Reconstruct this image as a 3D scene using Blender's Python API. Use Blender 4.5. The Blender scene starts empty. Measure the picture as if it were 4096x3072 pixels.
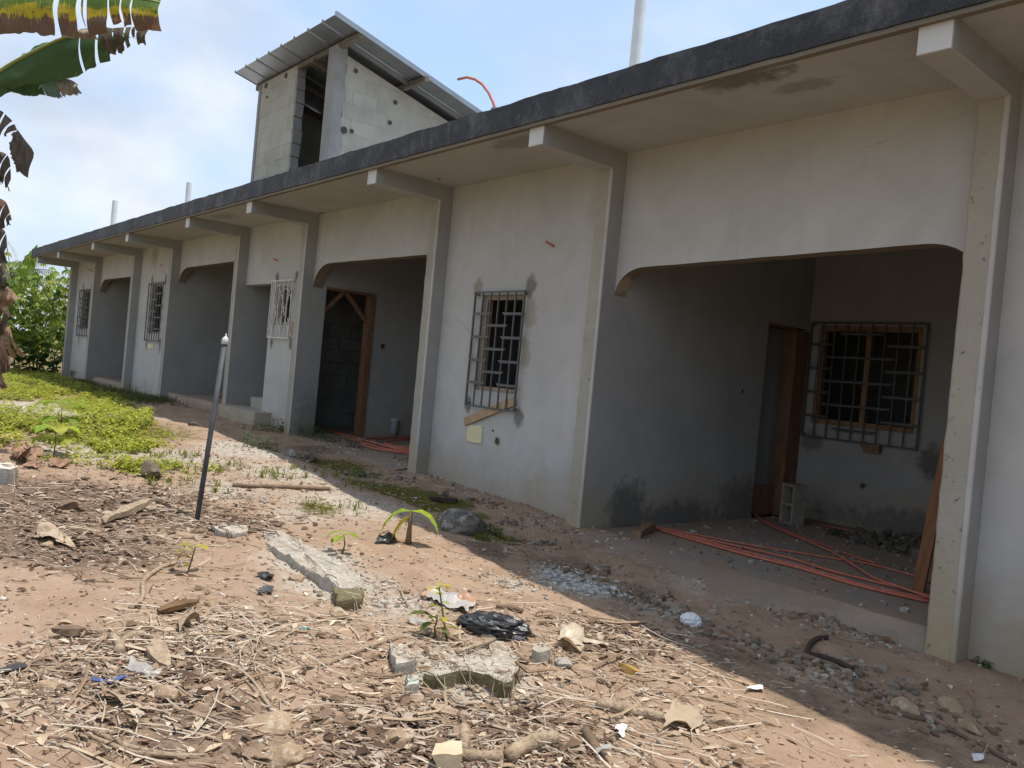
import bpy, bmesh, math, random
from mathutils import Vector, Matrix, noise, Quaternion
random.seed(7)
sc = bpy.context.scene
R = math.radians

# ---------------------------------------------------------------- camera
cam = bpy.data.objects.new('camera', bpy.data.cameras.new('camera'))
sc.collection.objects.link(cam)
cam.matrix_world = Matrix(((0.643472, -0.066994, 0.762532, 0.0), (0.759848, -0.064602, -0.646883, -5.2379), (0.092598, 0.995660, 0.009336, 1.1000), (0, 0, 0, 1)))
cam.data.lens = 28.6238
cam.data.sensor_fit = 'HORIZONTAL'
cam.data.sensor_width = 36.0
cam.data.clip_start = 0.05
cam.data.clip_end = 3000
sc.camera = cam

# ---------------------------------------------------------------- sky, sun, exposure
SUN = Vector((0.20, 0.175, 1.0)).normalized()
world = bpy.data.worlds.new('World')
sc.world = world
world.use_nodes = True
wt = world.node_tree
for n in list(wt.nodes):
    wt.nodes.remove(n)
def WN(t, **k):
    n = wt.nodes.new(t)
    for a, b in k.items():
        setattr(n, a, b)
    return n
wout = WN('ShaderNodeOutputWorld'); wbg = WN('ShaderNodeBackground'); wbg.inputs[1].default_value = 0.15
sky = WN('ShaderNodeTexSky', sky_type='NISHITA', sun_disc=False)
sky.sun_elevation = math.asin(SUN.z); sky.sun_rotation = math.atan2(SUN.x, SUN.y)
sky.air_density = 1.3; sky.dust_density = 1.6; sky.ozone_density = 2.0
tc = WN('ShaderNodeTexCoord'); sep = WN('ShaderNodeSeparateXYZ')
wt.links.new(tc.outputs['Generated'], sep.inputs[0])
cn = WN('ShaderNodeTexNoise'); cn.inputs['Scale'].default_value = 3.4; cn.inputs['Detail'].default_value = 9; cn.inputs['Roughness'].default_value = 0.52
cn.inputs['Distortion'].default_value = 0.25
cmap = WN('ShaderNodeMapping'); cmap.inputs['Location'].default_value = (3.1, 1.7, 0.0)
wt.links.new(tc.outputs['Generated'], cmap.inputs[0]); cmap.inputs['Scale'].default_value = (1.0, 1.0, 1.7); wt.links.new(cmap.outputs[0], cn.inputs['Vector'])
# more cloud towards the west (-x), clear blue towards the north-west gap
bias = WN('ShaderNodeMath', operation='MULTIPLY_ADD'); bias.inputs[1].default_value = -0.16; bias.inputs[2].default_value = -0.06
wt.links.new(sep.outputs[0], bias.inputs[0])
bias2 = WN('ShaderNodeMath', operation='MULTIPLY_ADD'); bias2.inputs[1].default_value = -0.20
wt.links.new(sep.outputs[1], bias2.inputs[0]); wt.links.new(bias.outputs[0], bias2.inputs[2])
cadd = WN('ShaderNodeMath', operation='ADD')
wt.links.new(cn.outputs[0], cadd.inputs[0]); wt.links.new(bias2.outputs[0], cadd.inputs[1])
cr = WN('ShaderNodeValToRGB'); cr.color_ramp.elements[0].position = 0.36; cr.color_ramp.elements[1].position = 0.66
cr.color_ramp.elements[0].color = (0, 0, 0, 1); cr.color_ramp.elements[1].color = (0.93, 0.93, 0.93, 1)
wt.links.new(cadd.outputs[0], cr.inputs[0])
cn2 = WN('ShaderNodeTexNoise'); cn2.inputs['Scale'].default_value = 4.6; cn2.inputs['Detail'].default_value = 6
wt.links.new(cmap.outputs[0], cn2.inputs['Vector'])
ccol = WN('ShaderNodeValToRGB')
ccol.color_ramp.elements[0].position = 0.34; ccol.color_ramp.elements[1].position = 0.64
ccol.color_ramp.elements[0].color = (2.85, 3.2, 3.8, 1); ccol.color_ramp.elements[1].color = (4.65, 4.8, 5.1, 1)
wt.links.new(cn2.outputs[0], ccol.inputs[0])
skym = WN('ShaderNodeMix', data_type='RGBA'); skym.inputs[0].default_value = 0.62
wt.links.new(sky.outputs[0], skym.inputs[6]); skym.inputs[7].default_value = (2.7, 3.7, 5.2, 1)
cmix = WN('ShaderNodeMix', data_type='RGBA')
wt.links.new(cr.outputs[0], cmix.inputs[0]); wt.links.new(skym.outputs[2], cmix.inputs[6]); wt.links.new(ccol.outputs[0], cmix.inputs[7])
wt.links.new(cmix.outputs[2], wbg.inputs[0]); wt.links.new(wbg.outputs[0], wout.inputs[0])

sun = bpy.data.objects.new('sun', bpy.data.lights.new('sun', 'SUN'))
sun.data.energy = 3.3; sun.data.angle = R(0.55); sun.data.color = (1.0, 0.95, 0.86)
sun.rotation_euler = SUN.to_track_quat('Z', 'Y').to_euler()
sun.location = (0, 0, 30)
sc.collection.objects.link(sun)
sc.view_settings.view_transform = 'Standard'
sc.view_settings.look = 'None'
sc.view_settings.exposure = 0.50
sc.view_settings.gamma = 1.0
sc.view_settings.use_curve_mapping = False
sc.cycles.max_bounces = 10
sc.cycles.diffuse_bounces = 6
sc.cycles.use_denoising = True

# ---------------------------------------------------------------- helpers
def thing(name, label, cat, loc=(0, 0, 0), group=None):
    o = bpy.data.objects.new(name, None); sc.collection.objects.link(o)
    o.location = loc; o.empty_display_size = 0.1
    o['label'] = label; o['category'] = cat
    if group: o['group'] = group
    bpy.context.view_layer.update()
    return o
def tag(o, label, cat, group=None, kind=None):
    if label: o['label'] = label
    if cat: o['category'] = cat
    if group: o['group'] = group
    if kind: o['kind'] = kind
    return o
def par(o, p):
    """parent keeping world coordinates (all parents are unrotated, unscaled)"""
    o.parent = p
    off = Vector((0, 0, 0)); q = p
    while q is not None:
        off += q.location; q = q.parent
    o.location = Vector(o.location) - off
    return o

class MB:
    def __init__(s):
        s.v = []; s.f = []; s.c = []; s.mi = []; s.uv = []; s.col = (1, 1, 1); s.m = 0
    def add(s, vs, fs, col=None, m=None, uvs=None):
        b = len(s.v); s.v += [tuple(p) for p in vs]
        c = col or s.col
        s.c += [c] * len(vs)
        s.uv += list(uvs) if uvs else [(0, 0)] * len(vs)
        for f in fs:
            s.f.append(tuple(i + b for i in f)); s.mi.append(s.m if m is None else m)
    def box(s, x0, x1, y0, y1, z0, z1, **k):
        s.add([(x0, y0, z0), (x1, y0, z0), (x1, y1, z0), (x0, y1, z0), (x0, y0, z1), (x1, y0, z1), (x1, y1, z1), (x0, y1, z1)],
              [(0, 3, 2, 1), (4, 5, 6, 7), (0, 1, 5, 4), (1, 2, 6, 5), (2, 3, 7, 6), (3, 0, 4, 7)], **k)
    def obox(s, c, ax, ay, az, **k):
        """oriented box: centre and three half-axis vectors"""
        c, ax, ay, az = map(Vector, (c, ax, ay, az))
        vs = [c + i * ax + j * ay + l * az for l in (-1, 1) for i, j in ((-1, -1), (1, -1), (1, 1), (-1, 1))]
        s.add(vs, [(0, 3, 2, 1), (4, 5, 6, 7), (0, 1, 5, 4), (1, 2, 6, 5), (2, 3, 7, 6), (3, 0, 4, 7)], **k)
    def bar(s, a, b, w, h, up=(0, 0, 1), **k):
        """rectangular bar from a to b"""
        a, b = Vector(a), Vector(b); d = (b - a); L = d.length; d.normalize()
        sd = d.cross(Vector(up))
        if sd.length < 1e-4: sd = d.cross(Vector((1, 0, 0)))
        sd.normalize(); u = sd.cross(d)
        s.obox((a + b) / 2, d * L / 2, sd * w / 2, u * h / 2, **k)
    def tube(s, pts, r, n=6, cap=True, **k):
        pts = [Vector(p) for p in pts]; N = len(pts)
        rs = r if isinstance(r, (list, tuple)) else [r] * N
        vs = []; prev = None
        for i, p in enumerate(pts):
            t = (pts[min(i + 1, N - 1)] - pts[max(i - 1, 0)])
            if t.length < 1e-7: t = Vector((0, 0, 1))
            t.normalize()
            if prev is None:
                a = t.cross(Vector((0, 0, 1)))
                if a.length < .05: a = t.cross(Vector((1, 0, 0)))
            else:
                a = prev - t * prev.dot(t)
                if a.length < 1e-5: a = t.cross(Vector((1, 0, .3)))
            a.normalize(); prev = a; b = t.cross(a)
            for q in range(n):
                an = 2 * math.pi * q / n
                vs.append(p + (a * math.cos(an) + b * math.sin(an)) * rs[i])
        fs = []
        for i in range(N - 1):
            for q in range(n):
                q2 = (q + 1) % n
                fs.append((i * n + q, i * n + q2, (i + 1) * n + q2, (i + 1) * n + q))
        if cap:
            fs.append(tuple(range(n))[::-1]); fs.append(tuple((N - 1) * n + q for q in range(n)))
        s.add(vs, fs, **k)
    def build(s, name, mat, parent=None, smooth=False, loc=None):
        me = bpy.data.meshes.new(name)
        vs = s.v
        if loc is not None:
            L = Vector(loc); vs = [tuple(Vector(p) - L) for p in vs]
        me.from_pydata(vs, [], s.f)
        for m in (mat if isinstance(mat, (list, tuple)) else [mat]):
            me.materials.append(m)
        if any(s.mi): me.polygons.foreach_set('material_index', s.mi)
        at = me.color_attributes.new('Col', 'FLOAT_COLOR', 'POINT')
        fl = []
        for c in s.c: fl += (c[0], c[1], c[2], 1.0)
        at.data.foreach_set('color', fl)
        if any(u != (0, 0) for u in s.uv):
            uvl = me.uv_layers.new(name='UVMap')
            li = [0] * len(me.loops); me.loops.foreach_get('vertex_index', li)
            f2 = []
            for i in li: f2 += s.uv[i]
            uvl.data.foreach_set('uv', f2)
        me.update()
        if smooth: me.polygons.foreach_set('use_smooth', [True] * len(me.polygons))
        o = bpy.data.objects.new(name, me); sc.collection.objects.link(o)
        if loc is not None: o.location = loc
        if parent is not None: par(o, parent)
        return o
def recalc(o):
    bm = bmesh.new(); bm.from_mesh(o.data); bmesh.ops.recalc_face_normals(bm, faces=bm.faces); bm.to_mesh(o.data); bm.free()
    return o

# ---------------------------------------------------------------- materials
class NT:
    def __init__(s, name):
        s.mat = bpy.data.materials.new(name); s.mat.use_nodes = True
        s.t = s.mat.node_tree
        for n in list(s.t.nodes): s.t.nodes.remove(n)
        s.out = s.n('ShaderNodeOutputMaterial')
        s.pos = s.n('ShaderNodeNewGeometry').outputs['Position']
    def n(s, t, **k):
        n = s.t.nodes.new(t)
        for a, b in k.items(): setattr(n, a, b)
        return n
    def l(s, a, b): s.t.links.new(a, b)
    def noise(s, scale, detail=4, rough=.55, vec=None, dist=0, stretch=None):
        n = s.n('ShaderNodeTexNoise'); n.inputs['Scale'].default_value = scale
        n.inputs['Detail'].default_value = detail; n.inputs['Roughness'].default_value = rough; n.inputs['Distortion'].default_value = dist
        v = vec or s.pos
        if stretch:
            m = s.n('ShaderNodeMapping'); m.inputs['Scale'].default_value = stretch; s.l(v, m.inputs[0]); v = m.outputs[0]
        s.l(v, n.inputs['Vector']); return n.outputs[0]
    def ramp(s, x, a, b, ca=(0, 0, 0), cb=(1, 1, 1)):
        r = s.n('ShaderNodeValToRGB'); r.color_ramp.elements[0].position = a; r.color_ramp.elements[1].position = b
        r.color_ramp.elements[0].color = (*ca, 1); r.color_ramp.elements[1].color = (*cb, 1)
        s.l(x, r.inputs[0]); return r.outputs[0]
    def mix(s, f, a, b, blend='MIX'):
        m = s.n('ShaderNodeMix', data_type='RGBA', blend_type=blend)
        for sock, val in ((m.inputs[0], f), (m.inputs[6], a), (m.inputs[7], b)):
            if isinstance(val, (int, float)): sock.default_value = val
            elif isinstance(val, tuple): sock.default_value = (*val, 1)
            else: s.l(val, sock)
        return m.outputs[2]
    def math(s, op, a, b=None, c=None):
        m = s.n('ShaderNodeMath', operation=op)
        for i, x in enumerate((a, b, c)):
            if x is None: continue
            if isinstance(x, (int, float)): m.inputs[i].default_value = x
            else: s.l(x, m.inputs[i])
        return m.outputs[0]
    def sep(s, v):
        n = s.n('ShaderNodeSeparateXYZ'); s.l(v, n.inputs[0]); return n.outputs
    def attr(s, name='Col'):
        return s.n('ShaderNodeAttribute', attribute_name=name).outputs['Color']
    def bump(s, h, strength=.3, dist=.01):
        b = s.n('ShaderNodeBump'); b.inputs['Strength'].default_value = strength; b.inputs['Distance'].default_value = dist
        s.l(h, b.inputs['Height']); return b.outputs[0]
    def fin(s, col, rough=.85, normal=None, metal=0., spec=.3, transl=0., alpha=None):
        p = s.n('ShaderNodeBsdfPrincipled')
        if isinstance(col, tuple): p.inputs['Base Color'].default_value = (*col, 1)
        else: s.l(col, p.inputs['Base Color'])
        if isinstance(rough, (int, float)): p.inputs['Roughness'].default_value = rough
        else: s.l(rough, p.inputs['Roughness'])
        p.inputs['Metallic'].default_value = metal; p.inputs['Specular IOR Level'].default_value = spec
        if normal is not None: s.l(normal, p.inputs['Normal'])
        o = p.outputs[0]
        if transl:
            t = s.n('ShaderNodeBsdfTranslucent')
            if isinstance(col, tuple): t.inputs[0].default_value = (*col, 1)
            else: s.l(col, t.inputs[0])
            m = s.n('ShaderNodeMixShader'); m.inputs[0].default_value = transl
            s.l(o, m.inputs[1]); s.l(t.outputs[0], m.inputs[2]); o = m.outputs[0]
        if alpha is not None:
            t = s.n('ShaderNodeBsdfTransparent'); m = s.n('ShaderNodeMixShader'); m.inputs[0].default_value = alpha
            s.l(t.outputs[0], m.inputs[1]); s.l(o, m.inputs[2]); o = m.outputs[0]
        s.l(o, s.out.inputs[0]); return s.mat

def simple(name, c1, c2, scale=6, rough=.8, bump=.3, bscale=60, vary=True, spec=.3, metal=0, transl=0, dirt=None, stretch=None, alpha=None, bdist=.006):
    t = NT(name)
    c = t.mix(t.ramp(t.noise(scale, 5, stretch=stretch), .33, .67), c1, c2)
    if dirt:
        c = t.mix(t.math('MULTIPLY', t.ramp(t.noise(scale * 3.1, 6, .7), .52, .62), .8), c, dirt)
    if vary: c = t.mix(1.0, c, t.attr(), 'MULTIPLY')
    b = t.bump(t.noise(bscale, 5, .65, stretch=stretch), bump, bdist)
    return t.fin(c, rough, b, metal, spec, transl, alpha)

def stainmask(t, cx, cy, cz, rx, ry, rz, hard=.5, ns=10.0, amp=1.6):
    """0..1 mask of a blotch with a ragged outline round a point"""
    v = t.n('ShaderNodeVectorMath', operation='SUBTRACT'); t.l(t.pos, v.inputs[0]); v.inputs[1].default_value = (cx, cy, cz)
    d = t.n('ShaderNodeVectorMath', operation='DIVIDE'); t.l(v.outputs[0], d.inputs[0]); d.inputs[1].default_value = (rx, ry, rz)
    ln = t.n('ShaderNodeVectorMath', operation='LENGTH'); t.l(d.outputs[0], ln.inputs[0])
    x = t.math('MULTIPLY_ADD', t.noise(ns, 4, .6), amp, ln.outputs[1])
    x = t.math('SUBTRACT', x, amp * .5)
    return t.ramp(x, 1 - hard, 1.0, (1, 1, 1), (0, 0, 0))

def make_plaster(name, c1, c2, stains=(), base=True, soil=(.30, .23, .135), rough=.22):
    t = NT(name)
    c = t.mix(t.ramp(t.noise(.9, 6, .6), .3, .7), c1, c2)
    # trowel clouds and faint run marks
    c = t.mix(t.math('MULTIPLY', t.ramp(t.noise(2.2, 6, .65, dist=.8), .42, .72), .55), c, tuple(x * .72 for x in c1))
    c = t.mix(t.math('MULTIPLY', t.ramp(t.noise(5, 4, .6, stretch=(1, 1, .10)), .58, .85), .22), c, (.20, .185, .16))
    c = t.mix(t.math('MULTIPLY', t.ramp(t.noise(38, 3, .6), .66, .72), .35), c, (.17, .16, .15))
    if base:   # soil splashed on the foot of the wall
        z = t.sep(t.pos)[2]
        h = t.math('MULTIPLY_ADD', t.noise(2.2, 5, .65), 1.1, z)
        c = t.mix(t.math('MULTIPLY', t.ramp(h, .28, .95, (1, 1, 1), (0, 0, 0)), .75), c, soil)
    vo = t.n('ShaderNodeTexVoronoi', feature='DISTANCE_TO_EDGE'); vo.inputs['Scale'].default_value = .55
    wv = t.n('ShaderNodeMix', data_type='VECTOR'); wv.inputs[0].default_value = .06; t.l(t.pos, wv.inputs[4])
    nz = t.n('ShaderNodeTexNoise'); nz.inputs['Scale'].default_value = 5; nz.inputs['Detail'].default_value = 6; t.l(t.pos, nz.inputs['Vector']); t.l(nz.outputs[1], wv.inputs[5]); t.l(wv.outputs[1], vo.inputs['Vector'])
    crack = t.math('MULTIPLY', t.ramp(vo.outputs[0], .0015, .004, (1, 1, 1), (0, 0, 0)), t.ramp(t.noise(.8, 3), .52, .60))
    c = t.mix(t.math('MULTIPLY', crack, .28), c, (.16, .15, .135))
    for cx, cy, cz, rx, ry, rz, col, amt in stains:
        c = t.mix(t.math('MULTIPLY', stainmask(t, cx, cy, cz, rx, ry, rz), amt), c, col)
    hgt = t.math('ADD', t.math('MULTIPLY', t.noise(9, 4), .6), t.math('MULTIPLY', t.noise(160, 4, .7), .25))
    if rough > .3:   # pits of honeycombed concrete
        pit = t.ramp(t.noise(26, 5, .75), .63, .72)
        c = t.mix(t.math('MULTIPLY', pit, .4), c, (.15, .135, .11)); hgt = t.math('SUBTRACT', hgt, t.math('MULTIPLY', pit, .8))
    return t.fin(c, .92, t.bump(hgt, rough, .012), spec=.2)

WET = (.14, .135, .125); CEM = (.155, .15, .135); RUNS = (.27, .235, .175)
st = []
def patch(x, y, z, rx=.09, rz=.1, col=CEM, amt=.85, ry=.12): st.append((x, y, z, rx, ry, rz, col, amt))
# grille anchors filled with fresh mortar
patch(-6.87, 0, 2.0, .09, .12, RUNS, .8); patch(-6.02, 0, 2.0, .10, .14); patch(-6.0, 0, 1.72, .12, .22, RUNS, .6); patch(-6.02, 0, 1.35, .09, .2, RUNS, .7)
patch(-6.03, 0, .70, .09, .12); patch(-6.86, 0, .76, .07, .1); patch(-6.88, 0, 1.3, .05, .25, RUNS, .55)
for x in (-18.25, -17.35): patch(x, 0, 2.43, .1, .13); patch(x, 0, 1.05, .1, .2, CEM, .7)
for x in (-24.3, -23.35): patch(x, 0, 2.43, .1, .13); patch(x, 0, 1.0, .1, .2, CEM, .7)
for x in (-11.95, -11.27): patch(x, 0, 2.29, .08, .09, CEM, .95); patch(x, 0, 1.27, .07, .12, CEM, .9)
patch(-18.2, 0, 2.95, .3, .3, RUNS, .6)
# damp rising in the two porches
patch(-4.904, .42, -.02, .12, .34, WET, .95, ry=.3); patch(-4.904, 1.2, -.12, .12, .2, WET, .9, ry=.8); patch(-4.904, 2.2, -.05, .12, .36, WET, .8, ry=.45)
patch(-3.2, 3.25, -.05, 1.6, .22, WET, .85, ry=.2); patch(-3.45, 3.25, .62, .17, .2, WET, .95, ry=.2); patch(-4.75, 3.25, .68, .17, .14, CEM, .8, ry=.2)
patch(-10.71, .12, .2, .1, .5, CEM, .5, ry=.25)
PLASTER = make_plaster('plaster_grey', (.495, .49, .478), (.415, .41, .40), st)
SKIM = make_plaster('white_skim', (.60, .60, .59), (.55, .55, .54), base=False)
PORCH_SHADED = make_plaster('plaster_porch_shaded', (.375, .37, .36), (.30, .30, .293), st)  # darker render; shade on porch walls, pilaster and bracket sides partly painted in
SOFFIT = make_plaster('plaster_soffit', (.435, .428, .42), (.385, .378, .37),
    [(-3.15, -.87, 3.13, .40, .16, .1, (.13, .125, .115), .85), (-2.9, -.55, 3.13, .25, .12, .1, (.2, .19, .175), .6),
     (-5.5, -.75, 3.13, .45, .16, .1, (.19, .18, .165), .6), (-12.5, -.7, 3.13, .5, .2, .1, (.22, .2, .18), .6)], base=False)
RAWCON = make_plaster('raw_concrete', (.40, .375, .325), (.33, .305, .26), soil=(.40, .30, .165), rough=.8)
def bitumen():
    t = NT('bitumen_paint')
    c = t.mix(t.ramp(t.noise(3, 6, .65), .3, .7), (.020, .021, .027), (.042, .044, .052))
    c = t.mix(t.math('MULTIPLY', t.ramp(t.noise(3.3, 9, .8, stretch=(1, 1, .7)), .48, .70), .8), c, (.15, .15, .155))
    c = t.mix(t.math('MULTIPLY', t.ramp(t.noise(3.5, 5, .7, stretch=(1.4, 1, .04)), .64, .74), .5), c, (.16, .16, .155))
    c = t.mix(t.math('MULTIPLY', t.ramp(t.noise(60, 4, .7), .66, .71), .7), c, (.32, .30, .26))
    b = t.bump(t.math('ADD', t.noise(14, 5, .7), t.math('MULTIPLY', t.noise(70, 3), .5)), .9, .02)
    return t.fin(c, .62, b, spec=.35)
BITUMEN = bitumen()
BLOCK = simple('cement_block', (.43, .41, .36), (.35, .335, .295), 3.5, .95, .6, 90)
MORTAR = simple('mortar', (.44, .41, .35), (.37, .34, .29), 5, .95, .5, 70)
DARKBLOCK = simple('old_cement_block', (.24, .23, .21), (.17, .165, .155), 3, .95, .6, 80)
RAWPIL = simple('rendered_pillar', (.30, .295, .28), (.235, .23, .22), 4, .9, .4, 60)
ZINC = simple('zinc_sheet', (.34, .35, .355), (.26, .27, .28), 2.5, .42, .06, 20, metal=.75, spec=.5)
WOODO = simple('reddish_wood', (.245, .13, .075), (.16, .085, .05), 5, .7, .4, 30, stretch=(6, 6, .7))
WOODG = simple('weathered_wood', (.20, .17, .135), (.12, .10, .085), 6, .85, .5, 40, stretch=(1, 8, 8))
WOODP = simple('pale_wood', (.50, .37, .22), (.38, .26, .15), 6, .75, .35, 40, stretch=(2, 8, 8))
STEEL = simple('grey_steel_paint', (.085, .092, .102), (.06, .066, .074), 12, .45, .1, 80, spec=.5, dirt=(.10, .07, .05))
WHITEPAINT = simple('white_steel_paint', (.62, .61, .59), (.5, .49, .47), 14, .5, .1, 80, spec=.5)
PVC = simple('white_pvc', (.66, .67, .67), (.55, .56, .55), 3, .4, .05, 30, spec=.5)
PVCG = simple('grey_pvc', (.25, .27, .29), (.17, .18, .19), 5, .5, .15, 60, spec=.5, dirt=(.38, .38, .37))
GALV = simple('galvanised_pipe', (.085, .09, .10), (.05, .053, .06), 9, .6, .2, 80, spec=.3)
ORANGE = simple('orange_conduit', (.50, .135, .085), (.42, .125, .085), 6, .6, .1, 40, spec=.3, dirt=(.40, .26, .20))
CREAM = simple('cream_plastic', (.68, .63, .40), (.62, .56, .35), 8, .5, .05, 50, spec=.4)
CHIPCON = simple('broken_concrete', (.43, .40, .35), (.30, .275, .23), 7, .95, .9, 55, dirt=(.56, .53, .47), bdist=.012)
OLIVECON = simple('mossy_broken_face', (.20, .17, .09), (.13, .11, .055), 9, .95, .9, 60, bdist=.012)
def ground_mat(name, floor=False):
    t = NT(name)
    big = t.noise(.7, 6, .6); med = t.noise(4, 6, .65); fine = t.noise(42, 4, .7); vf = t.noise(150, 3, .6)
    c = t.mix(t.ramp(med, .33, .67), (.30, .195, .13), (.42, .30, .21))
    c = t.mix(t.math('MULTIPLY', t.ramp(big, .4, .68), .5), c, (.37, .26, .18))
    c = t.mix(t.math('MULTIPLY', t.ramp(fine, .55, .68), .5), c, (.23, .145, .095))
    c = t.mix(t.math('MULTIPLY', t.ramp(vf, .64, .70), .6), c, (.62, .53, .42))
    if floor:
        c = t.mix(t.math('MULTIPLY', t.ramp(t.noise(2.4, 6, .7), .32, .62), .8), c, (.28, .255, .225))
    else:
        a = t.sep(t.attr())
        grey = t.mix(t.ramp(fine, .4, .62), (.35, .30, .245), (.53, .47, .39))
        c = t.mix(t.ramp(t.math('MULTIPLY_ADD', t.noise(11, 5, .7), .8, t.math('SUBTRACT', a[0], .4)), .25, .6), c, grey)
        moss = t.mix(t.ramp(fine, .4, .6), (.075, .075, .012), (.15, .125, .03))
        c = t.mix(t.ramp(t.math('MULTIPLY_ADD', t.noise(14, 5, .7), .9, t.math('SUBTRACT', a[1], .45)), .3, .5), c, moss)
        dark = t.mix(t.ramp(fine, .4, .6), (.085, .055, .037), (.22, .155, .11))
        c = t.mix(t.math('MULTIPLY', t.ramp(t.math('MULTIPLY_ADD', t.noise(9, 5, .7), .9, t.math('SUBTRACT', a[2], .45)), .25, .6), .85), c, dark)
    h = t.math('ADD', t.math('MULTIPLY', med, .5), t.math('ADD', t.math('MULTIPLY', fine, .5), t.math('MULTIPLY', vf, .35)))
    return t.fin(c, .95, t.bump(h, .75, .03), spec=.15)
SOIL = ground_mat('soil'); FLOORM = ground_mat('dusty_screed', True)
def attr_mat(name, rough=.9, bump=.3, bs=90, transl=0., spec=.2):
    t = NT(name)
    c = t.mix(1.0, t.mix(t.ramp(t.noise(25, 4), .3, .7), (.8, .8, .8), (1.12, 1.12, 1.12)), t.attr(), 'MULTIPLY')
    return t.fin(c, rough, t.bump(t.noise(bs, 4), bump, .004), spec=spec, transl=transl)
STRAWM = attr_mat('dry_straw', .75, .3, 60, .1)
CHIPM = attr_mat('stone_chip', .95, .6, 90)
LEAFM = attr_mat('green_leaf', .5, .15, 60, .45, .35)
def banana_mat(name, green1, green2, yellow, brown, v0, v1):
    """living blade near the midrib, yellow fringe, dead brown margin (uv.y = distance from midrib)"""
    t = NT(name)
    uv = t.n('ShaderNodeUVMap', uv_map='UVMap').outputs[0]
    s = t.sep(uv)
    vein = t.noise(1, 3, .6, vec=uv, stretch=(160, 2.5, 1)); blot = t.noise(1, 5, .65, vec=uv, stretch=(7, 4, 1))
    x = t.math('ADD', s[1], t.math('ADD', t.math('MULTIPLY', t.math('SUBTRACT', vein, .5), .75), t.math('MULTIPLY', t.math('SUBTRACT', blot, .5), .75)))
    c = t.mix(vein, green1, green2)
    c = t.mix(t.ramp(x, v0 - .12, v0), c, yellow)
    c = t.mix(t.ramp(x, v1 - .03, v1), c, t.mix(vein, brown, tuple(k * .55 for k in brown)))
    return t.fin(c, .5, t.bump(vein, .35, .006), spec=.35, transl=.42)
BAN_GREEN = banana_mat('banana_blade', (.055, .105, .035), (.085, .15, .05), (.20, .22, .05), (.20, .14, .09), 1.12, 1.2)
BAN_DYING = banana_mat('dying_banana_blade', (.075, .13, .02), (.13, .20, .03), (.52, .38, .02), (.22, .12, .07), .44, .62)
BAN_DRY = simple('dry_banana_leaf', (.20, .155, .12), (.105, .08, .065), 9, .8, .7, 45, transl=.15, stretch=(5, 5, .8), bdist=.01)
BAN_SHEATH = simple('dry_banana_sheath', (.40, .25, .16), (.24, .13, .085), 6, .8, .7, 40, stretch=(6, 6, .6), bdist=.01)
BLACKBAG = simple('black_plastic', (.018, .018, .020), (.03, .03, .032), 9, .32, .5, 30, spec=.6, bdist=.01)
FILM = simple('clear_film', (.72, .70, .66), (.6, .58, .54), 8, .25, .4, 30, spec=.6, transl=.4, alpha=.55)
CREAMFILM = simple('cream_film', (.66, .56, .42), (.72, .62, .47), 8, .35, .4, 30, spec=.5, transl=.35)
WHITEPL = simple('white_plastic', (.74, .75, .77), (.66, .67, .68), 8, .35, .4, 30, spec=.5)
BLUEPL = simple('blue_plastic', (.06, .10, .26), (.045, .07, .18), 8, .35, .2, 30, spec=.5)

# ---------------------------------------------------------------- ground
def ip(x, xs, ys):
    if x <= xs[0]: return ys[0]
    for i in range(1, len(xs)):
        if x <= xs[i]:
            return ys[i - 1] + (ys[i] - ys[i - 1]) * (x - xs[i - 1]) / (xs[i] - xs[i - 1])
    return ys[-1]
def smo(a, b, x):
    t = min(1, max(0, (x - a) / (b - a))); return t * t * (3 - 2 * t)
def hbase(x, y):
    """level of the yard: falls gently to the right, a low mound in the sun, a shallow worn channel along the wall"""
    a = ip(x, (-40, -24.8, -19, -16, -10, -7.5, -4.93, -1.84, 1, 6), (-.15, -.066, -.022, .01, .0, -.068, -.156, -.306, -.42, -.5))
    w = smo(-.75, -1.9, y) * (1 - smo(-5.5, -9, y))
    a += .15 * math.exp(-((x + 9.3) / 3.0) ** 2) * w
    a += .05 * math.exp(-((x + 3.4) / 1.6) ** 2) * smo(-1.5, -2.5, y)
    a -= .045 * math.exp(-((y + .95) / .38) ** 2) * smo(-13, -9, x)
    return a
def fb(x, y, s, o=3):
    return noise.fractal(Vector((x * s, y * s, 3.7)), 1.0, 2.0, o)
def hfull(x, y):
    h = hbase(x, y)
    if y > .1 or x < -45 or y < -25 or x > 12: return h
    return h + .022 * fb(x, y, 1.6, 3) + .010 * fb(x, y, 7, 3) + .0035 * noise.noise(Vector((x * 28, y * 28, 1.1)))
def lines(segs):
    out = []
    for a, b, st_ in segs:
        n = max(1, round(abs(b - a) / st_))
        out += [a + (b - a) * i / n for i in range(n)]
    out.append(segs[-1][1]); return out
xs = lines([(-1200, -200, 250), (-200, -60, 28), (-60, -26, 3.4), (-26, -14, .16), (-14, -7, .065), (-7, .6, .028), (.6, 4, .2), (4, 30, 4), (30, 1200, 195)])
ys = lines([(-1200, -100, 220), (-100, -20, 16), (-20, -8, 2), (-8, -5.2, .25), (-5.2, -.1, .029), (-.1, 1.2, .12), (1.2, 8, 1.7), (8, 60, 10), (60, 1200, 228)])
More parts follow.
